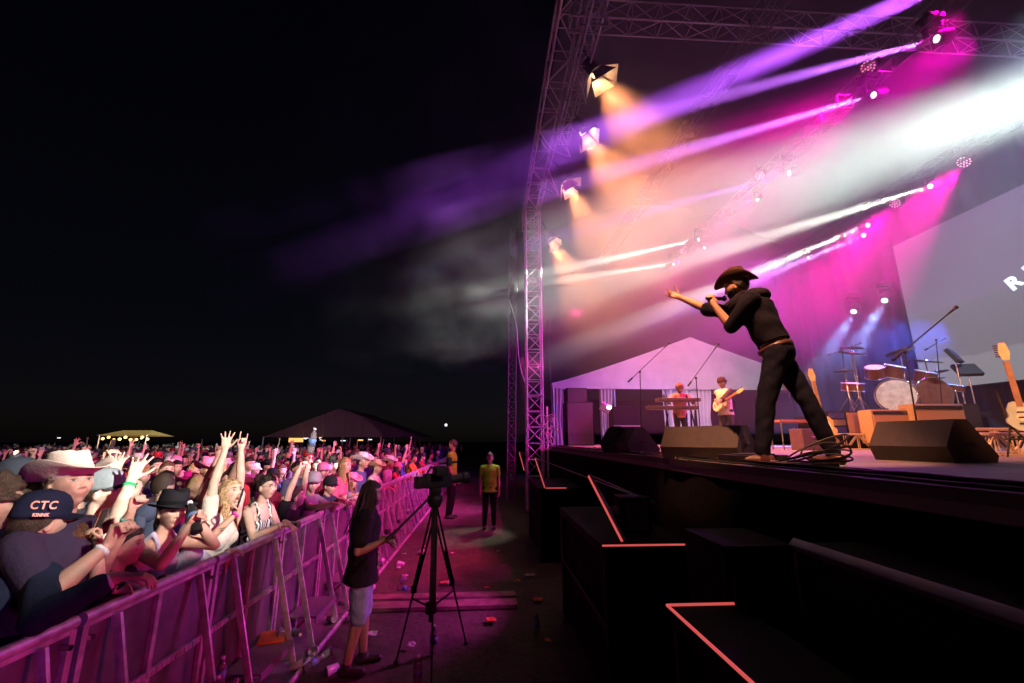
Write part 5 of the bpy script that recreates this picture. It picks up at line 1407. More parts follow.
platform(1.0, 2.46, 1.36, 'nearest black platform outlined by a corner glowing as if lit red', [((0, 1.46, PZ + .004), (.36, 1.46, PZ + .004)), ((-.004, 1.46, PZ + .004), (-.004, .0, PZ + .004))])
platform(8.1, 10.2, 1.8, 'farther black platform with a short edge glowing as if lit red', [((.12, -.004, PZ + .004), (.5, -.004, PZ + .004))])
# slanting red-lit rails from platform to stage edge
for (a, b), lab in (((onY(590, 475, 4.6), onY(625, 542, 3.9)), 'long slanting rail glowing as if lit red, rising from the platform'),
                    ((onY(536, 458, 8.9), onY(546, 488, 8.2)), 'short slanting rail glowing as if lit red, farther along the platforms'), ((onY(520, 452, 10.6), onY(525, 470, 9.8)), 'smallest slanting rail glowing as if lit red near the truss foot')):
    t = thing('handrail', a, lab, 'rail', 'slanting rails at the stage front'); D = V(b) - V(a)
    m = MB(); q = D.to_track_quat('Z', 'X').to_matrix(); m.box(D / 2, (.030, .030, D.length), q, bev=.003); m.build('rail_bar', M_black, t)
    m = MB(); m.box(D / 2 + q @ V(-.006, .019, 0), (.026, .008, D.length * .98), q); m.box(D / 2 + q @ V(-.019, .0, 0), (.008, .026, D.length * .98), q); m.build('red_lit_edge', M_glow, t)
    if (b - a).length > .5:
        m = MB(); m.cyl((0, 0, 0), V(onY(655, 503, 4.3)) - V(a), .005); m.build('stay_wire', M_alu, t)
def cab(name, c, size, label, cat='speaker', rz=0, group=None, grille='-y', z_dark=False):
    """loudspeaker cabinet: shell, grille, recessed handles, corner protectors"""
    t = thing(name, c, label, cat, group, rz); w, d, h = size
    m = MB(); m.box((0, 0, h / 2), size, bev=.012); m.build('cabinet', M_void if z_dark else M_black, t, auto=40)
    m = MB()
    if grille == '-y': m.box((0, -d / 2 - .006, h / 2), (w - .06, .012, h - .06))
    else: m.box((-w / 2 - .006, 0, h / 2), (.012, d - .06, h - .06))
    m.build('grille', M_grille, t)
    for sx in (-1, 1):
        m = MB(); m.box((sx * (w / 2 + .004), .02, h * .6), (.012, .14, .05), bev=.004); m.build('handle', M_rubber, t)
    return t
cab('front_speaker', (1.42, 4.35, PZ), (.28, .26, .32), 'small upright black speaker on the middle platform', z_dark=True)
c = onY(757, 548, 2.45); cab('subwoofer', (c.x + .05, 2.75, .35), (.42, .5, c.z - .35), 'dark subwoofer with purple sheen on top behind the big black panel', 'subwoofer', z_dark=True)
# the big black panel at the near right
t = thing('flight_case', (1.55, -1.2, 0), 'huge black flight case filling the lower right corner', 'flight case')
m = MB(); m.box((.19, 1.70, .80), (.38, 3.5, 1.60), bev=.02); m.build('case_body', M_void, t, auto=40)
m = MB(); m.box((.0, 1.70, 1.59), (.05, 3.48, .045), Matrix.Rotation(R(45), 3, 'Y'), bev=.004); m.build('lid_edge', mat('dark_extrusion', (.10, .09, .12), .45, .3, .3, 6), t, auto=40)
m = MB(); m.box((.002, 3.43, .8), (.03, .03, 1.5)); m.build('corner_edge', M_black, t)
for yy in (.6, 2.4):
    m = MB(); m.box((-.005, yy, 1.0), (.012, .16, .12), bev=.004); m.tube([(-.014, yy - .05, .99), (-.035, yy - .05, .97), (-.035, yy + .05, .97), (-.014, yy + .05, .99)], .006); m.build('handle', M_steel, t)
# rig bits seen between platform and case
t = thing('folding_stairs', (1.65, 2.75, 0), 'dark metal stairs beside the flight case in front of the stage', 'stairs')
m = MB()
for i in range(4): m = MB(); m.box((.0 + .12 * i, .1 + .0 * i, .35 + .27 * i), (.22, .5, .03)); m.build('tread', M_black, t)
for sy in (-.16, .36): m = MB(); m.cyl((-.15, sy, .1), (.48, sy, 1.5), .02); m.build('side_rail', M_black, t)

# ---------------------------------------------------------------- light fixtures
M_lens = {}
def lens_mat(c, s):
    k = str(c) + str(s)
    if k not in M_lens: M_lens[k] = mat('lens_' + str(len(M_lens)), (.8, .8, .8), .3, var=0, emit=c, estr=s)
    return M_lens[k]
def aimM(a, b): return (Vector(b) - Vector(a)).to_track_quat('-Z', 'Y').to_matrix().to_4x4()
def moving_head(a, b, col, label, s=1.):
    a = Vector(a); t = thing('moving_head_light', a, label, 'stage light', 'moving beam lights on the trusses'); q = aimM(a, b)
    up = V(0, 0, 1)
    m = MB(); m.lathe([(.07 * s, .30 * s), (.12 * s, .24 * s), (.13 * s, .05 * s), (.105 * s, -.0), (.105 * s, .012)], 20); h = m.build('head', M_black, t, auto=40); h.matrix_basis = q @ Matrix.Translation((0, 0, .03))
    m = MB(); m.cyl((0, 0, .022), (0, 0, .028), .065 * s, n=24); l = m.build('lens', lens_mat(col, 3.0), t); l.matrix_basis = q
    m = MB()
    for sx in (-1, 1): m.box((sx * .17 * s, 0, .17 * s), (.03, .10, .36 * s), bev=.01)
    m.box((0, 0, .36 * s), (.38 * s, .12, .05), bev=.01); m.build('yoke', M_black, t, auto=40)
    m = MB(); m.box((0, 0, .44 * s), (.34 * s, .26 * s, .11 * s), bev=.015); m.build('base', M_black, t, auto=40)
    return t
DIRL = ['topmost moving light with a violet beam', 'second moving light with a long violet beam', 'third moving light with a thin blue-violet beam', 'small moving light with a short white beam left of the hat', 'lowest small moving light with white beam left of the hat',
        'moving light with white beam on the rear truss, topmost there', 'moving light with white beam beside the red hexagon light', 'lowest moving light on the rear truss with lilac beam']
for k, (a, b, c) in enumerate(LAMPS): moving_head(a + (a - b).normalized() * .06, b, (1, .92, .95), DIRL[k])
for px, py, tx, lab in ((757, 200, 8.2, 'unlit-looking moving light in thick smoke'), (704, 248, 8.2, 'tiny moving light far back on the middle truss'), (808, 258, 12.1, 'tiny moving light far back on the rear truss'), (788, 173, 8.4, 'small moving light beside the pink hexagon light')):
    a = onX(px, py, tx); moving_head(a, a + V(-3, -1, -2), (1, .9, .95), lab, .7)
for fp in REAR:
    a = onX(*fp, 12.6); d = V(-2.5, -1.2, -2.6).normalized(); moving_head(a - d * .06, a + d, (1, 1, 1), 'bright rear spotlight pouring blue light, ' + ('upper right one' if fp[0] > 870 else 'lower left one'), 1.3)
for k, (fp, tx, tgt, w, deg) in enumerate(WASH):
    a = onX(*fp, tx); lab = ['hexagonal pink LED wash light below the violet beams', 'hexagonal pink LED wash light in the thick smoke', 'tiny pink LED wash light far back left of the hat', 'hexagonal pink LED wash light just above the grey screen', 'hexagonal pink LED wash light left of the screen corner', 'pink LED wash light at the top edge of the frame'][k]
    t = thing('wash_light', a, lab, 'stage light', 'pink LED wash lights'); d = (Vector(tgt) - a).normalized(); q = aimM(a, (a + (EYE - a).normalized() * .5 + d * .5))
    m = MB(); m.lathe([(.10, .26), (.17, .20), (.19, .0), (.185, .005)], 24); o = m.build('can', M_black, t, auto=40); o.matrix_basis = q @ Matrix.Translation(-d * .0 + V(0, 0, .06))
    m = MB()
    for rr, nn in ((.0, 1), (.062, 6), (.125, 12)):
        for i in range(nn):
            an = 2 * math.pi * i / nn; m.cyl((rr * math.cos(an), rr * math.sin(an), .055), (rr * math.cos(an), rr * math.sin(an), .048), .021, n=8)
    o = m.build('led_lenses', lens_mat((1, .22, .48), 1.5), t); o.matrix_basis = q
    m = MB(); m.tube([(-.22, 0, .1), (-.22, 0, .32), (.22, 0, .32), (.22, 0, .1)], .014); m.cyl((0, 0, .32), (0, 0, .45), .02); m.build('yoke', M_black, t)
# barn-door floods on the front truss, inside of the doors lit orange-white
for k, (fp, tx) in enumerate(FLOODS):
    a = onX(*fp, tx); lab = ['uppermost', 'second from top', 'third from top', 'lowest'][k] + ' warm barn-door floodlight on the front truss'
    t = thing('flood_light', a, lab, 'stage light', 'warm barn-door floodlights'); q = aimM(a, a + V(3, -.6, -5))
    m = MB(); m.lathe([(.09, .34), (.13, .30), (.13, .0), (.14, -.01)], 20); o = m.build('can', M_black, t, auto=40); o.matrix_basis = q @ Matrix.Translation((0, 0, .06))
    m = MB(); m.cyl((0, 0, .02), (0, 0, .03), .11, n=24); o = m.build('lens', lens_mat((1, .62, .3), 4.0), t); o.matrix_basis = q
    dm = mat('barn_door_metal', (.70, .62, .55), .4, .2, .25, 8)
    for i in range(4):
        an = i * math.pi / 2; m = MB(); w1, w2, hh = .13, .24, .32
        vs = [(-w1, 0, 0), (w1, 0, 0), (w2, 0, -hh), (-w2, 0, -hh)]; mm = Matrix.Rotation(an, 4, 'Z') @ Matrix.Translation((0, .14, .0)) @ Matrix.Rotation(R((38, 14, 50, 20)[(i + k) % 4]), 4, 'X')
        vv = [mm @ Vector(v) for v in vs] + [mm @ (Vector(v) + V(0, .006, 0)) for v in vs]
        m.add(vv, [(0, 1, 2, 3), (7, 6, 5, 4), (0, 4, 5, 1), (1, 5, 6, 2), (2, 6, 7, 3), (3, 7, 4, 0)]); o = m.build('barn_door', dm, t); o.matrix_basis = q
    m = MB(); m.cyl((0, 0, .1), (-.3, .1, .8), .02); m.tube([(-.15, 0, .05), (-.15, 0, .3), (.15, 0, .3), (.15, 0, .05)], .014); m.build('yoke', M_black, t)

# ---------------------------------------------------------------- on the stage
def wedge(c, rz, label, L=.6, s=1.):
    t = thing('monitor_wedge', c, label, 'monitor', 'floor monitor wedges', rz)
    # profile in x-z: back faces -x (audience), grille slopes to +x
    pr = [(0, 0), (.44 * s, 0), (.47 * s, .05 * s), (.22 * s, .33 * s), (.09 * s, .33 * s), (-.05 * s, .12 * s)]
    m = MB(); m.prism([(x, z) for x, z in pr], 0, L); m.build('cabinet', mat('wedge_paint', (.035, .028, .032), .5, 0, .25, 14, .3, 160), t)
    m = MB(); a = V(.462 * s, 0, .062 * s); b = V(.232 * s, 0, .318 * s); n_ = V(.745, 0, .667)
    m.add([a + V(0, .03, 0) + n_ * .008, a + V(0, L - .03, 0) + n_ * .008, b + V(0, L - .03, 0) + n_ * .008, b + V(0, .03, 0) + n_ * .008, a + V(0, .03, 0), a + V(0, L - .03, 0), b + V(0, L - .03, 0), b + V(0, .03, 0)], [(0, 1, 2, 3), (0, 4, 5, 1), (1, 5, 6, 2), (2, 6, 7, 3), (3, 7, 4, 0)]); m.build('grille', M_grille, t)
    for yy in (-.004, L + .004):
        m = MB(); m.box((.19 * s, yy, .14 * s), (.12, .008, .035), bev=.003); m.build('handle', M_rubber, t)
    return t
A = onZ(955, 463, SZ); wedge((A.x, A.y, SZ), R(9), 'largest floor monitor wedge, right of the singer\'s back foot', .66, 1.12)
A = onZ(741, 461, SZ); A = V(A.x, A.y, SZ); wedge(A, R(36), 'floor monitor wedge with pink-lit back beside the singer\'s front leg', .8, 1.0)
A = onZ(757, 452, SZ); wedge((A.x + .5, A.y + .9, SZ), R(70), 'low monitor wedge behind the singer\'s legs', .7, 1.1)
A = onZ(668, 455, SZ); wedge((A.x - .25, A.y + .7, SZ), R(20), 'tilted floor monitor wedge at the stage corner, right of a pair', .7, 1.15)
A = onZ(640, 455, SZ); wedge((A.x - .2, A.y + 1.0, SZ), R(-15), 'tilted floor monitor wedge at the stage corner, left of a pair', .7, 1.2)
# pedal box and looped cable at the singer's feet
A = onZ(738, 464, SZ); B = onZ(800, 465, SZ)
t = thing('effects_board', (A.x, A.y, SZ), 'flat black box on the stage lip by the singer\'s feet', 'box')
m = MB(); m.box(((B.x - A.x) / 2, .12, .035), (B.x - A.x + .06, .26, .07), bev=.006); m.build('box_body', M_black, t)
m = MB(); m.box(((B.x - A.x) / 2, .12, .075), (B.x - A.x - .1, .16, .012), bev=.003); m.build('lid', M_rubber, t)
m = MB(); c = onZ(822, 466, SZ) + V(0, -.10, .02)
for i in range(5):
    r_ = .14 + .025 * i; pts = [c + V(r_ * math.cos(a) * 1.1 - .03 * i, r_ * math.sin(a) * .5, .02 + (.10 + .03 * i) * (.5 + .5 * math.sin(a * 1.0 + i * .5)) * (1 if i % 2 else .5)) for a in [2 * math.pi * k / 26 for k in range(26)]]
    m.tube(pts, .007, 6, True)
tag(m.build('coiled_cable', M_rubber, None, smooth=True), 'loose loops of black cable tangled round the singer\'s back foot', 'cable')
# cables along the stage lip
rc = random.Random(3); M_cb = [M_rubber, mat('cable_grey', (.12, .10, .12), .45), mat('cable_red', (.22, .03, .04), .5), mat('cable_white', (.45, .42, .42), .5)]
for k in range(16):
    x0 = SX + .04 + .055 * (k % 9) + rc.uniform(0, .02); y0 = rc.uniform(1.5, 7) if k > 3 else 1.0; y1 = y0 + rc.uniform(4, 9); pts = []
    for i in range(60):
        y = y0 + (y1 - y0) * i / 59; pts.append((x0 + .03 * noise.noise(V(y * 1.6, k, 0)) + .06 * noise.noise(V(y * .5, k, 3)), y, SZ + .010 + .006 * (k % 3) + .012 * abs(noise.noise(V(y * 2, k, 7)))))
    m = MB(); m.tube(pts, rc.choice((.006, .008, .011)), 6)
    tag(m.build('stage_cable', M_cb[k % 4], None, smooth=True), 'one of the tangled cables running along the stage lip', 'cable', 'cables along the stage lip')
for k in range(10):
    c = onZ(600 + 9 * k, 457, SZ); pts = [c + V(.25 * math.cos(a * 1.3 + k) * (a / 6), .5 * math.sin(a + k), .012 + .008 * (i % 3)) for i, a in enumerate([j * .35 for j in range(18)])]
    m = MB(); m.tube([V(max(p_.x, SX + .03), p_.y, SZ + .014 + .05 * abs(noise.noise(p_ * 2))) for p_ in pts], .008, 6)
    tag(m.build('stage_cable', M_cb[(k * 3) % 4], None, smooth=True), 'one of the loose cable loops heaped at the far stage lip', 'cable', 'cable loops at the far stage lip')
# black tarpaulin fold along the lip
m = MB(); pts0 = []
for i in range(90): y = 1.2 + i * .13; pts0.append((SX + .10 + .04 * noise.noise(V(y, 0, 0)), y, SZ + .012 + .014 * abs(noise.noise(V(y * 1.3, 2, 0)))))
m.tube(pts0, [.018 + .012 * abs(noise.noise(V(i * .2, 5, 0))) for i in range(90)], 8); tag(m.build('gaffer_roll', M_blackcloth, None, smooth=True), 'long rumpled black cloth roll lying along the stage lip', 'cloth roll')

def mic_stand(base, top, boom_a, boom_b, label, mic=True):
    base = V(base); t = thing('microphone_stand', base, label, 'microphone stand', 'microphone stands'); T = V(top) - base
    m = MB(); m.cyl((0, 0, .0), (0, 0, .022), .12, .12, 20); m.build('round_base', M_black, t, auto=40)
    m = MB(); m.cyl((0, 0, .02), T, .011, .009); m.ell(T, (.024, .024, .024)); m.build('pole', M_black, t, auto=40)
    a, b = V(boom_a) - base, V(boom_b) - base
    m = MB(); m.cyl(a, b, .008); m.cyl(a, a.lerp(b, .12), .018); m.build('boom_arm', M_black, t, auto=40)
    if mic:
        d = (b - a).normalized(); m = MB(); m.cyl(b, b + d * .14, .011, .018, 12); m.ell(b + d * .16, (.026, .026, .026)); m.build('microphone', M_plastic, t, smooth=True)
Y = 8.4; x0 = onY(699, 420, Y); mic_stand((x0.x, Y, SZ), onY(696, 378, Y), onY(688, 386, Y), onY(714, 350, Y), 'boom microphone stand in front of the keyboard player')
Y = 9.3; x0 = onY(650, 420, Y); mic_stand((onY(640, 420, Y).x, Y, SZ), onY(640, 372, Y), onY(628, 382, Y), onY(664, 348, Y), 'boom microphone stand before the white marquee, left of the keyboards')
Y = 5.0; mic_stand((onY(915, 420, Y).x, Y, SZ), onY(905, 352, Y), onY(893, 360, Y), onY(948, 314, Y), 'tall boom microphone stand crossing the drum kit')
Y = 10.0; mic_stand((onY(845, 420, Y).x, Y, SZ), onY(842, 348, Y), onY(828, 355, Y), onY(855, 345, Y), 'straight microphone stand left of the drums in magenta light')
Y = 9.0; mic_stand((onY(940, 420, Y).x, Y, SZ), onY(936, 340, Y), onY(925, 350, Y), onY(946, 338, Y), 'short boom microphone stand over the percussion pads', False)

# keyboards
t = thing('keyboard_stand', (onY(680, 420, 10.0).x, 10.0, SZ), 'two keyboards stacked on a black double stand', 'keyboard'); bx = onY(680, 420, 10.0).x
m = MB()
for sx in (-.35, .35): m.cyl((sx, -.2, 0), (sx * .8, .15, 1.25), .02); m.cyl((sx, .25, 0), (sx * .8, .0, .8), .02)
m.build('stand_frame', M_black, t)
for zz, wdt, yo, xo in ((.92, 1.15, -.10, -.22), (1.12, 1.0, .08, .02)):
    m = MB(); m.box((xo, yo, zz), (wdt, .30, .08), bev=.01); k_ = m.build('keyboard', mat('keyboard_shell', (.10, .07, .07), .4), t, auto=40)
    m = MB(); m.box((xo, yo + .06, zz + .044), (wdt - .1, .14, .012)); m.build('key_bed', mat('ivory_keys', (.75, .72, .68), .4), k_)
# guitar held by the guitarist
def guitar(c, axis, face, label, body_col, neck_col=(.30, .13, .05), s=1., bass=False):
    """c = body centre, axis = towards the headstock, face = the way the front looks"""
    a = Vector(axis).normalized(); f = Vector(face); f = (f - a * f.dot(a)).normalized(); r = a.cross(f); M = Matrix((r, f, a)).transposed().to_4x4()
    t = thing('electric_guitar', c, label, 'guitar'); out = []
    for i in range(36):
        an = 2 * math.pi * i / 36; x = math.cos(an); z = math.sin(an)
        rr = .165 * (1 - .16 * math.exp(-((z - .05) / .22) ** 2) * abs(x)) * (1 + .10 * math.cos(2 * an) * 0)
        zz = z * .20 * (1 + .12 * (x < 0) * max(0, z)); 
        if z > .75: zz -= .055 * math.exp(-(x / .28) ** 2)
        out.append((x * rr * (1.0 if z < 0 else .86), zz))
    m = MB(); m.prism([(x * s, z * s) for x, z in out], -.022, .022); bc = mat('guitar_lacquer_%d' % len(MATS), body_col, .2, 0, .1, 8); o = m.build('guitar_body', bc, t, auto=40); o.matrix_basis = M
    m = MB(); m.prism([(x * .55 * s + .02, z * .5 * s + .02) for x, z in out], .022, .025); m.build('pickguard', mat('pickguard', (.7, .68, .62), .4), o)
    m = MB(); m.box((0, .03, -.10 * s), (.09, .012, .02)); m.box((0, .028, -.02 * s), (.08, .01, .018)); m.box((0, .028, .05 * s), (.08, .01, .018)); m.build('pickups', M_chrome, o)
    m = MB(); L_ = .62 * s; m.box((0, .022, .12 * s + L_ / 2), (.05, .022, L_)); o2 = m.build('neck', mat('neck_wood_%d' % len(MATS), neck_col, .45, 0, .2, 20), t); o2.matrix_basis = M
    m = MB(); m.box((0, .034, .12 * s + L_ / 2), (.044, .004, L_)); 
    m.build('fretboard', mat('fretboard_wood', (.22, .10, .05), .5), o2)
    m = MB(); m.prism([(-.03, .12 + L_), (.03, .12 + L_), (.05, .20 + L_), (.03, .32 + L_), (-.02, .33 + L_), (-.045, .22 + L_)], .012, .028)
    hd_ = m.build('headstock', mat('headstock_maple', (.55, .36, .18), .4), o2)
    m = MB()
    for i in range(6): m.cyl((-.035, .02, .16 + L_ + .026 * i), (-.075, .02, .165 + L_ + .026 * i), .008, n=8)
    m.build('tuning_pegs', M_chrome, hd_)
    return t
gw = GUITARIST; gb = gw.base + Matrix.Rotation(gw.rz, 3, 'Z') @ (gw.hip + V(.02, .20, .12)); gf = Matrix.Rotation(gw.rz, 3, 'Z') @ V(0, 1, .25)
lh_ = hand_world(gw, -1, .02); guitar(gb, Matrix.Rotation(gw.rz, 3, 'Z') @ V(-1, .25, .35), gf, 'cream electric guitar held by the guitarist in white shirt', (.72, .66, .52), (.5, .33, .16), .9)
Y = 6.6; c = onY(826, 437, Y); guitar(V(c.x, c.y, SZ + .38), V(-.06, .05, 1), V(-.5, -1, .1), 'pale guitar standing upright on a stand behind the singer\'s back leg', (.62, .40, .22), (.62, .42, .22), 1.0)
Y = 4.6; c = onY(1022, 416, Y); guitar(V(c.x, c.y, c.z), V(-.02, .02, 1), V(-.6, -.8, .1), 'teal and white electric guitar on a stand cut by the right frame edge', (.40, .52, .50), (.34, .12, .05), .85)
for px, py, Y, lab in ((826, 445, 6.6, 'small tubular stand under the pale guitar'), (1022, 440, 4.6, 'small tubular stand under the teal guitar')):
    c = onY(px, py, Y); t = thing('guitar_stand', (c.x, Y + .08, SZ), lab, 'guitar stand'); m = MB()
    for an in (200, 270, 340): m.cyl((0, 0, .35), (.24 * math.cos(R(an)), .24 * math.sin(R(an)), .01), .010)
    m.cyl((0, 0, .3), (0, .05, .75), .011); m.build('stand_tubes', M_black, t)
    m = MB(); m.tube([(-.13, -.12, .23), (-.13, -.02, .2), (.13, -.02, .2), (.13, -.12, .23)], .010); m.build('cradle', M_rubber, t)

# amplifiers
M_tweed = mat('tweed_cloth', (.38, .22, .11), .8, 0, .15, 120, .3, 200)
def amp(px0, px1, Y, h, label, base=SZ, col=None):
    a = onY(px0, 430, Y); b = onY(px1, 430, Y); w = b.x - a.x
    t = thing('guitar_amplifier', (a.x, Y, base), label, 'amplifier', 'guitar amplifiers below the drums', R(-3))
    m = MB(); m.box((w / 2, .17, h / 2), (w, .34, h), bev=.02); m.build('cabinet', mat('amp_tolex', (.30, .20, .12), .7, 0, .2, 30), t, auto=40)
    m = MB(); m.box((w / 2, -.006, h * .43), (w - .06, .014, h * .78)); m.build('speaker_cloth', col or M_tweed, t)
    m = MB(); m.box((w / 2, -.008, h * .90), (w - .06, .012, h * .10)); pn = m.build('control_panel', M_plastic, t)
    m = MB()
    for i in range(9): m.cyl((.1 + i * (w - .2) / 8, -.013, h * .9), (.1 + i * (w - .2) / 8, -.03, h * .9), .012, n=8)
    m.build('knobs', M_chrome, pn)
    m = MB(); m.tube([(w / 2 - .1, .17, h), (w / 2 - .09, .17, h + .03), (w / 2 + .09, .17, h + .03), (w / 2 + .1, .17, h)], .008); m.build('handle', M_rubber, t)
amp(874, 914, 8.2, .66, 'orange-lit tweed amplifier below the bass drum, left of two', SZ + .12)
amp(918, 966, 8.0, .76, 'larger orange-lit tweed amplifier below the percussion pads', SZ + .12)
cab('speaker_cabinet', (onY(979, 430, 8.0).x, 8.3, SZ + .1), (.42, .45, .80), 'dark side cabinet right of the tweed amplifiers', 'speaker cabinet')
# lattice risers in front
def riser(px0, px1, Y, label, z0=SZ, h=.30):
    a = onY(px0, 440, Y); b = onY(px1, 440, Y); truss('riser_truss', (a.x, Y, z0 + h / 2), (b.x, Y, z0 + h / 2), .28, label, h, .02, .28, m=mat('brass_truss', (.6, .5, .36), .4, .5, .2, 20))
riser(812, 878, 8.6, 'low lattice riser lit orange behind the singer\'s back leg'); riser(968, 1060, 6.0, 'low lattice riser at the right edge behind the wedge', SZ, .34)
riser(966, 1040, 5.2, 'second lattice riser in front at the right edge', SZ, .26)
m = MB(); c = onY(848, 424, 8.8); t = thing('equipment_rack', (c.x, 8.9, SZ + .31), 'purple-lit equipment rack on the lattice riser', 'rack')
m.box((-.05, .15, .24), (.72, .4, .48), bev=.01); m.build('rack_case', M_black, t)
for i in range(3): m = MB(); m.box((-.19, -.06, .09 + .15 * i), (.34, .02, .12)); m.build('rack_unit', M_steel if i == 1 else mat('rack_blue', (.06, .08, .3), .3, .4), t)
m = MB(); m.box((.17, -.06, .24), (.26, .02, .42)); m.build('front_panel', M_tweed, t)
# drum kit
DY = 9.9; DC = onY(886, 392, DY)
t = thing('drum_riser', (DC.x, DY, SZ), 'black riser platform carrying the drum kit', 'riser')
m = MB(); m.box((.1, .3, .74), (3.0, 2.2, .10), bev=.01); m.build('riser_deck', M_black, t)
m = MB(); m.box((.1, .3, .34), (2.9, 2.1, .68)); m.build('riser_skirt', M_blackcloth, t)
t = thing('drum_kit', (DC.x, DY, SZ + .80), 'drum kit with white-faced bass drum, toms and cymbals on the riser', 'drum kit'); t.scale = (1.25,) * 3
M_shell = mat('drum_shell', (.16, .05, .03), .25, 0, .2, 12); M_head = mat('drum_head', (.75, .7, .64), .5); M_cym = mat('cymbal_bronze', (.30, .17, .07), .3, .9, .2, 20)
def drum(c, ax, r, h, name='tom', hd=None):
    ax = V(ax).normalized(); c = V(c); m = MB(); m.cyl(c - ax * h / 2, c + ax * h / 2, r, n=28); d_ = m.build(name, M_shell, t, auto=40)
    m = MB(); m.cyl(c + ax * (h / 2 + .001), c + ax * (h / 2 + .008), r * .94, n=28); m.build('drum_head', hd or M_head, d_, auto=40)
    m = MB(); q = ax.to_track_quat('Z', 'Y').to_matrix()
    for s_ in (-1, 1): m.tube([c + ax * s_ * h / 2 + q @ V(r * 1.02 * math.cos(a), r * 1.02 * math.sin(a), 0) for a in [2 * math.pi * k / 28 for k in range(28)]], .010, 6, True)
    m.build('hoop', M_chrome, d_, smooth=True); return d_
fr = V(-.72, -.69, 0)
drum((-.15, -.35, .30), fr, .30, .42, 'bass_drum'); drum((.55, -.25, .32), V(-.2, -.9, .1), .30, .40, 'floor_tom', M_shell)
drum((-.30, -.15, .78), V(-.3, -.4, 1), .15, .20); drum((.08, -.15, .80), V(.1, -.4, 1), .16, .22); drum((.75, -.1, .70), V(.1, -.4, 1), .17, .22); drum((-.62, .05, .52), V(0, -.2, 1), .18, .14, 'snare')
for cx, cy_, cz, r_, tl in ((-.75, -.2, 1.15, .23, .25), (.35, -.1, 1.22, .24, -.2), (.95, 0, 1.05, .26, .2), (-.95, -.2, .80, .18, .05), (-.35, .2, 1.35, .2, .15), (1.25, .1, .85, .19, -.1)):
    m = MB(); m.lathe([(.02, .02), (.035, .015), (.05, .004), (r_, -.012), (r_ - .002, -.016), (.04, -.004)], 28, Matrix.Rotation(tl, 3, 'X') @ Matrix.Rotation(tl * .6, 3, 'Y'), (cx, cy_, cz)); m.build('cymbal', M_cym, t, smooth=True)
    m = MB(); m.cyl((cx, cy_, 0), (cx, cy_, cz + .05), .011)
    for an in (0, 2.1, 4.2): m.cyl((cx, cy_, .3), (cx + .22 * math.cos(an), cy_ + .22 * math.sin(an), 0), .008)
    m.build('cymbal_stand', M_chrome, t, auto=40)
# percussion pads to the right
c = onY(962, 372, 9.4); t = thing('percussion_pads', (c.x, 9.6, SZ), 'two square percussion pads and a snare on tall stands before the screen', 'percussion')
for px, py, w_, an, tl in ((954, 356, .42, .5, .6), (967, 370, .46, -.3, .35)):
    q = onY(px, py, 9.4); o_ = V(q.x - c.x, q.y - 9.6, q.z - SZ); m = MB(); m.box(o_, (w_, .36, .09), Matrix.Rotation(an, 3, 'Z') @ Matrix.Rotation(tl + .5, 3, 'X'), bev=.01); m.build('pad', M_rubber, t)
    m = MB(); m.cyl(o_, (o_.x, o_.y, 0), .014)
    for a2 in (0, 2.1, 4.2): m.cyl((o_.x, o_.y, .5), (o_.x + .3 * math.cos(a2), o_.y + .3 * math.sin(a2), 0), .012)
    m.build('pad_stand', M_steel, t, auto=40)
q = onY(955, 388, 9.4); o_ = V(q.x - c.x, q.y - 9.6, q.z - SZ); drum(o_, V(.1, -.3, 1), .17, .13, 'snare'); m = MB(); m.cyl(o_, (o_.x, o_.y, 0), .014); m.build('snare_stand', M_steel, t)
q = onY(934, 378, 9.4); o_ = V(q.x - c.x, q.y - 9.6, q.z - SZ); m = MB(); m.lathe([(.02, .02), (.05, .004), (.2, -.012), (.04, -.004)], 28, None, o_); m.build('cymbal', M_cym, t, smooth=True); m = MB(); m.cyl(o_, (o_.x, o_.y, 0), .012); m.build('cymbal_stand', M_chrome, t)
# folding table behind the singer's legs
Y = 8.6; a = onY(779, 421, Y); b = onY(829, 421, Y); t = thing('side_table', (a.x, Y, SZ), 'small pink-lit side table behind the singer\'s legs', 'table')
hh = a.z - SZ; m = MB(); m.box(((b.x - a.x) / 2, .2, hh), (b.x - a.x, .42, .05), bev=.006); m.build('table_top', mat('table_red', (.35, .12, .12), .6), t)
for sx in (.05, b.x - a.x - .05):
    for sy in (.03, .37): m = MB(); m.cyl((sx, sy, 0), (sx, sy, hh - .02), .014); m.build('leg', M_steel, t)
m = MB(); c = onY(816, 437, 8.0); tt = thing('road_case', (c.x, 8.0, SZ), 'small purplish road case beside the pale guitar', 'case'); m.box((0, .2, .2), (.5, .36, .4), bev=.015); m.build('case_body', mat('case_purple', (.10, .05, .10), .5), tt)
m = MB(); m.tube([(-.08, .015, .25), (-.08, -.01, .25), (.08, -.01, .25), (.08, .015, .25)], .006); m.build('handle', M_steel, tt)
# PA stack and gear at the marquee
for px, py, Y, sz, lab in ((579, 408, 15.5, (.95, .8, 1.5), 'tall black loudspeaker stack in the marquee doorway, lower cabinet'), (577, 400, 15.9, (.75, .7, 2.05), 'narrow black speaker cabinet behind the marquee loudspeaker')):
    c = onY(px, 450, Y); cab('loudspeaker', (c.x, Y, SZ), sz, lab, 'speaker', z_dark=True)
c = onY(577, 390, 15.6); 
Y = 14.5; c = onY(609, 420, Y); t = thing('standing_case', (c.x + .1, Y, SZ), 'dark upright case right of the marquee loudspeakers', 'case'); m = MB(); m.box((.5, .3, .65), (.9, .6, 1.3), bev=.02); m.build('case_body', M_void, t); m = MB(); m.box((.5, -.01, .65), (.9, .02, .05)); m.build('latch_bar', M_steel, t)
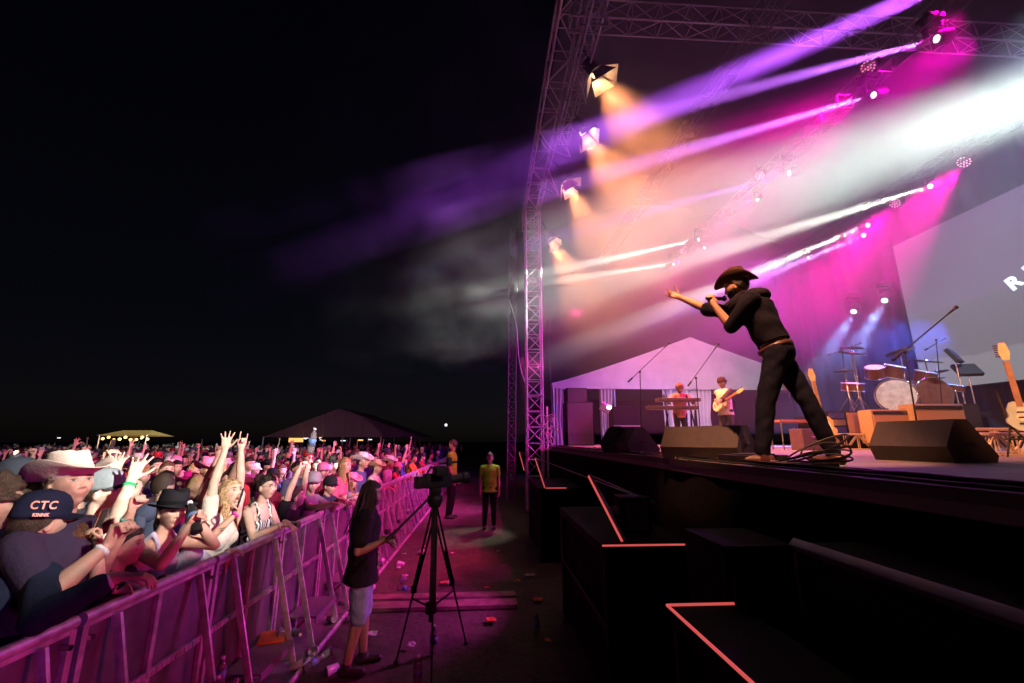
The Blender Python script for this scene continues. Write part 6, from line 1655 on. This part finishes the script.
# work light glowing in the marquee
a = onY(607, 408, 14.2); t = thing('work_light', (a.x, 14.2, SZ), 'small white work lamp glowing on a stand in the marquee', 'lamp')
hz_ = a.z - SZ; m = MB(); m.cyl((0, 0, 0), (0, 0, hz_ - .05), .015)
for an in (0, 2.1, 4.2): m.cyl((0, 0, .4), (.3 * math.cos(an), .3 * math.sin(an), 0), .012)
m.build('stand', M_black, t); m = MB(); m.box((-.05, .05, hz_), (.34, .16, .26), Matrix.Rotation(.5, 3, 'Y'), bev=.02); m.build('lamp_housing', M_steel, t)
m = MB(); m.ell((.06, -.06, hz_ + .02), (.08, .03, .07)); m.build('lamp_glass', lens_mat((1, .95, .9), 5.0), t, smooth=True)
# bundle of pale cable coils by the tower foot
c = onY(548, 432, 13.2); t = thing('cable_coils', (c.x, 13.2, SZ - .7), 'heap of pale cable coils hanging beside the tower foot', 'cable coils')
m = MB(); rc = random.Random(9)
for i in range(12):
    o_ = V(rc.uniform(-.22, .22), rc.uniform(-.1, .1), rc.uniform(.6, 1.9)); r_ = rc.uniform(.10, .2); ax = Matrix.Rotation(rc.uniform(-1, 1), 3, 'Z') @ Matrix.Rotation(rc.uniform(-.6, .6), 3, 'X')
    m.tube([o_ + ax @ V(r_ * math.cos(a), 0, r_ * math.sin(a)) for a in [2 * math.pi * k / 18 for k in range(18)]], .014, 6, True)
m.cyl((0, .12, -1.2), (0, .12, 1.9), .03)
m.build('coils', mat('pale_cable', (.55, .58, .5), .5), t, smooth=True)
# hanging ropes and a motor chain near the tower
for k, (p0, p1, lab) in enumerate((((512, 205), (508, 300), 'thin slanting rope left of the truss tower'), ((509, 300), (527, 388), 'loose pale rope curling beside the truss tower'), ((548, 320), (553, 440), 'thin hanging cable right of the truss tower'))):
    a, b = onY(*p0, 14.6), onY(*p1, 14.6); m = MB(); m.tube([a.lerp(b, i / 14) + V(.08 * math.sin(i * .45) * (k == 1), 0, 0) for i in range(15)], .018, 6); tag(m.build('rope', M_alu if k == 1 else M_rubber, None, smooth=True), lab, 'rope')
# second slender mast seen left of the tower
a = onY(511, 230, 16); truss('slender_mast', (a.x, 16, 0), (a.x + .1, 16, a.z), .28, 'slender dark lattice mast left of the truss tower', r=.018, step=.35, m=mat('dark_truss', (.12, .11, .13), .5, .4))

# ---------------------------------------------------------------- far side of the festival ground
Y = 48; a = onY(263, 441, Y); pk = onY(340, 408, Y); b = onY(420, 441, Y); ez = onY(340, 437, Y).z
t = thing('large_marquee', (a.x, Y, 0), 'large pale peaked marquee in the dark behind the crowd', 'tent'); w = b.x - a.x; pkx = pk.x - a.x
m = MB(); m.add([(0, 0, ez), (pkx, 0, pk.z), (w, 0, ez), (0, 14, ez), (pkx, 14, pk.z), (w, 14, ez)], [(0, 1, 4, 3), (1, 2, 5, 4)]); m.add([(0, .02, ez), (pkx, .02, pk.z), (w, .02, ez), (w, .06, ez), (pkx, .06, pk.z), (0, .06, ez)], [(0, 1, 2), (3, 4, 5)])
m.build('canopy', mat('far_canvas', (.28, .27, .30), .8, 0, .1, .6), t)
for i in range(7): m = MB(); x = w * i / 6; m.cyl((x, 0, 0), (x, 0, ez), .08); m.build('pole', M_alu, t)
for i in range(9): u = i / 8; x = w * u; z = ez + (pk.z - ez) * (1 - abs(x - pkx) / (pkx if x < pkx else w - pkx)) - .02; m = MB(); m.cyl((x, .0, ez), (x, .0, max(z, ez + .05)), .05, n=6); m.build('gable_rib', M_alu, t)
M_lampw = mat('far_lamp', (.8, .8, .8), .5, emit=(.95, .9, 1), estr=1.2); M_lampo = mat('far_lamp_orange', (.8, .5, .2), .5, emit=(1, .45, .12), estr=1.6)
rl = random.Random(4)
for i in range(16):
    px = rl.choice([rl.uniform(300, 400), rl.uniform(300, 345), rl.uniform(5, 190)]); q = onY(px, 440 - rl.uniform(-1.0, 2.5), 45 + rl.uniform(-3, 10)); m = MB()
    m.box(q, (rl.uniform(.12, .5), .1, rl.uniform(.07, .14)), bev=.01); tag(m.build('distant_lamp', M_lampw if rl.random() < .7 else M_lampo), 'one of the tiny distant lamps glowing behind the crowd', 'lamp', 'distant festival lamps')
m = MB(); q = onY(296, 440, 46); m.box(q, (1.4, .1, .4), bev=.01); tag(m.build('lit_sign', M_lampo), 'small orange lit stall front under the left side of the dark marquee', 'stall front')
m = MB(); q = onY(446, 425, 40); m.ell(q, (.13, .1, .13)); tag(m.build('white_lamp', M_lampw, smooth=True), 'single white lamp right of the large dark marquee', 'lamp')
# the yellow lit stall at left
Y = 30; a = onY(96, 438, Y); b = onY(147, 438, Y); tz = onY(120, 430, Y).z; t = thing('market_stall', (a.x, Y, 0), 'small stall with glowing yellow canopy behind the crowd at left', 'stall'); w = b.x - a.x
m = MB(); m.add([(0, 0, tz - .35), (w, 0, tz - .30), (w * .85, 1, tz), (w * .25, 1, tz), (0, 2.5, tz - .4), (w, 2.5, tz - .4)], [(0, 1, 2, 3), (1, 5, 2), (0, 3, 4), (3, 2, 5, 4)]); m.build('canopy', mat('yellow_canvas', (.5, .4, .15), .7, emit=(1, .55, .12), estr=.14), t)
for x in (.1, w - .1): m = MB(); m.cyl((x, .1, 0), (x, .1, tz - .3), .04); m.build('pole', M_alu, t)
for i in range(9): m = MB(); m.ell((w * (i + .5) / 9, .3, tz - .55 + .1 * math.sin(i * 2)), (.09, .09, .09)); m.build('bulb', mat('bulb_glow', (1, .8, .4), .5, emit=(1, .62, .2), estr=2.0), t, smooth=True)
pl = bpy.data.lights.new('stall_lamp', 'POINT'); pl.energy = 60; pl.color = (1, .6, .25); pl.shadow_soft_size = .3; po = bpy.data.objects.new('stall_lamp', pl); COL.objects.link(po); po.location = ((a.x + b.x) / 2, Y + .2, tz - .8)

# ---------------------------------------------------------------- smoke in the stage air
def haze_box(name, lo, hi, dens, aniso=.25, scale=.35, thr=(.3, .75), low=.25, grad=('Z', 3, 6.5, .4, 1)):
    me = bpy.data.meshes.new(name)
    bm = bmesh.new(); bmesh.ops.create_cube(bm, size=1)
    for v in bm.verts:
        v.co = Vector([lo[i] + (v.co[i] + .5) * (hi[i] - lo[i]) for i in range(3)])
    bm.to_mesh(me); bm.free()
    o = bpy.data.objects.new(name, me); COL.objects.link(o)
    m = bpy.data.materials.new(name); m.use_nodes = True; n = m.node_tree; n.nodes.clear()
    out = n.nodes.new('ShaderNodeOutputMaterial'); vs = n.nodes.new('ShaderNodeVolumeScatter')
    vs.inputs['Anisotropy'].default_value = aniso
    tc = n.nodes.new('ShaderNodeTexCoord'); nz = n.nodes.new('ShaderNodeTexNoise')
    nz.inputs['Scale'].default_value = scale; nz.inputs['Detail'].default_value = 4
    mp = n.nodes.new('ShaderNodeMapRange'); mp.inputs['From Min'].default_value = thr[0]; mp.inputs['From Max'].default_value = thr[1]
    mp.inputs['To Min'].default_value = dens * low; mp.inputs['To Max'].default_value = dens
    n.links.new(tc.outputs['Object'], nz.inputs['Vector']); n.links.new(nz.outputs['Fac'], mp.inputs['Value'])
    geo = n.nodes.new('ShaderNodeNewGeometry'); sx = n.nodes.new('ShaderNodeSeparateXYZ'); n.links.new(geo.outputs['Position'], sx.inputs[0])
    g1 = n.nodes.new('ShaderNodeMapRange'); g1.interpolation_type = 'SMOOTHSTEP'; ax, f0, f1, t0, t1 = grad
    g1.inputs['From Min'].default_value = f0; g1.inputs['From Max'].default_value = f1; g1.inputs['To Min'].default_value = t0; g1.inputs['To Max'].default_value = t1
    n.links.new(sx.outputs[ax], g1.inputs['Value']); ml = n.nodes.new('ShaderNodeMath'); ml.operation = 'MULTIPLY'; n.links.new(mp.outputs[0], ml.inputs[0]); n.links.new(g1.outputs[0], ml.inputs[1])
    n.links.new(ml.outputs[0], vs.inputs['Density']); n.links.new(vs.outputs[0], out.inputs['Volume'])
    me.materials.append(m); o['kind'] = 'stuff'
    return o
haze_box('stage_smoke', (1.0, 3.2, 2.3), (12.9, 19, 9.7), .060, scale=.6, thr=(.32, .68), low=.5, grad=('Z', 3.6, 6.6, .10, 1))
haze_box('drifting_smoke', (-5.5, 3.6, 4.7), (.98, 18, 9.5), .034, scale=.75, thr=(.44, .60), low=.05, grad=('X', -3.6, .6, .05, 1))
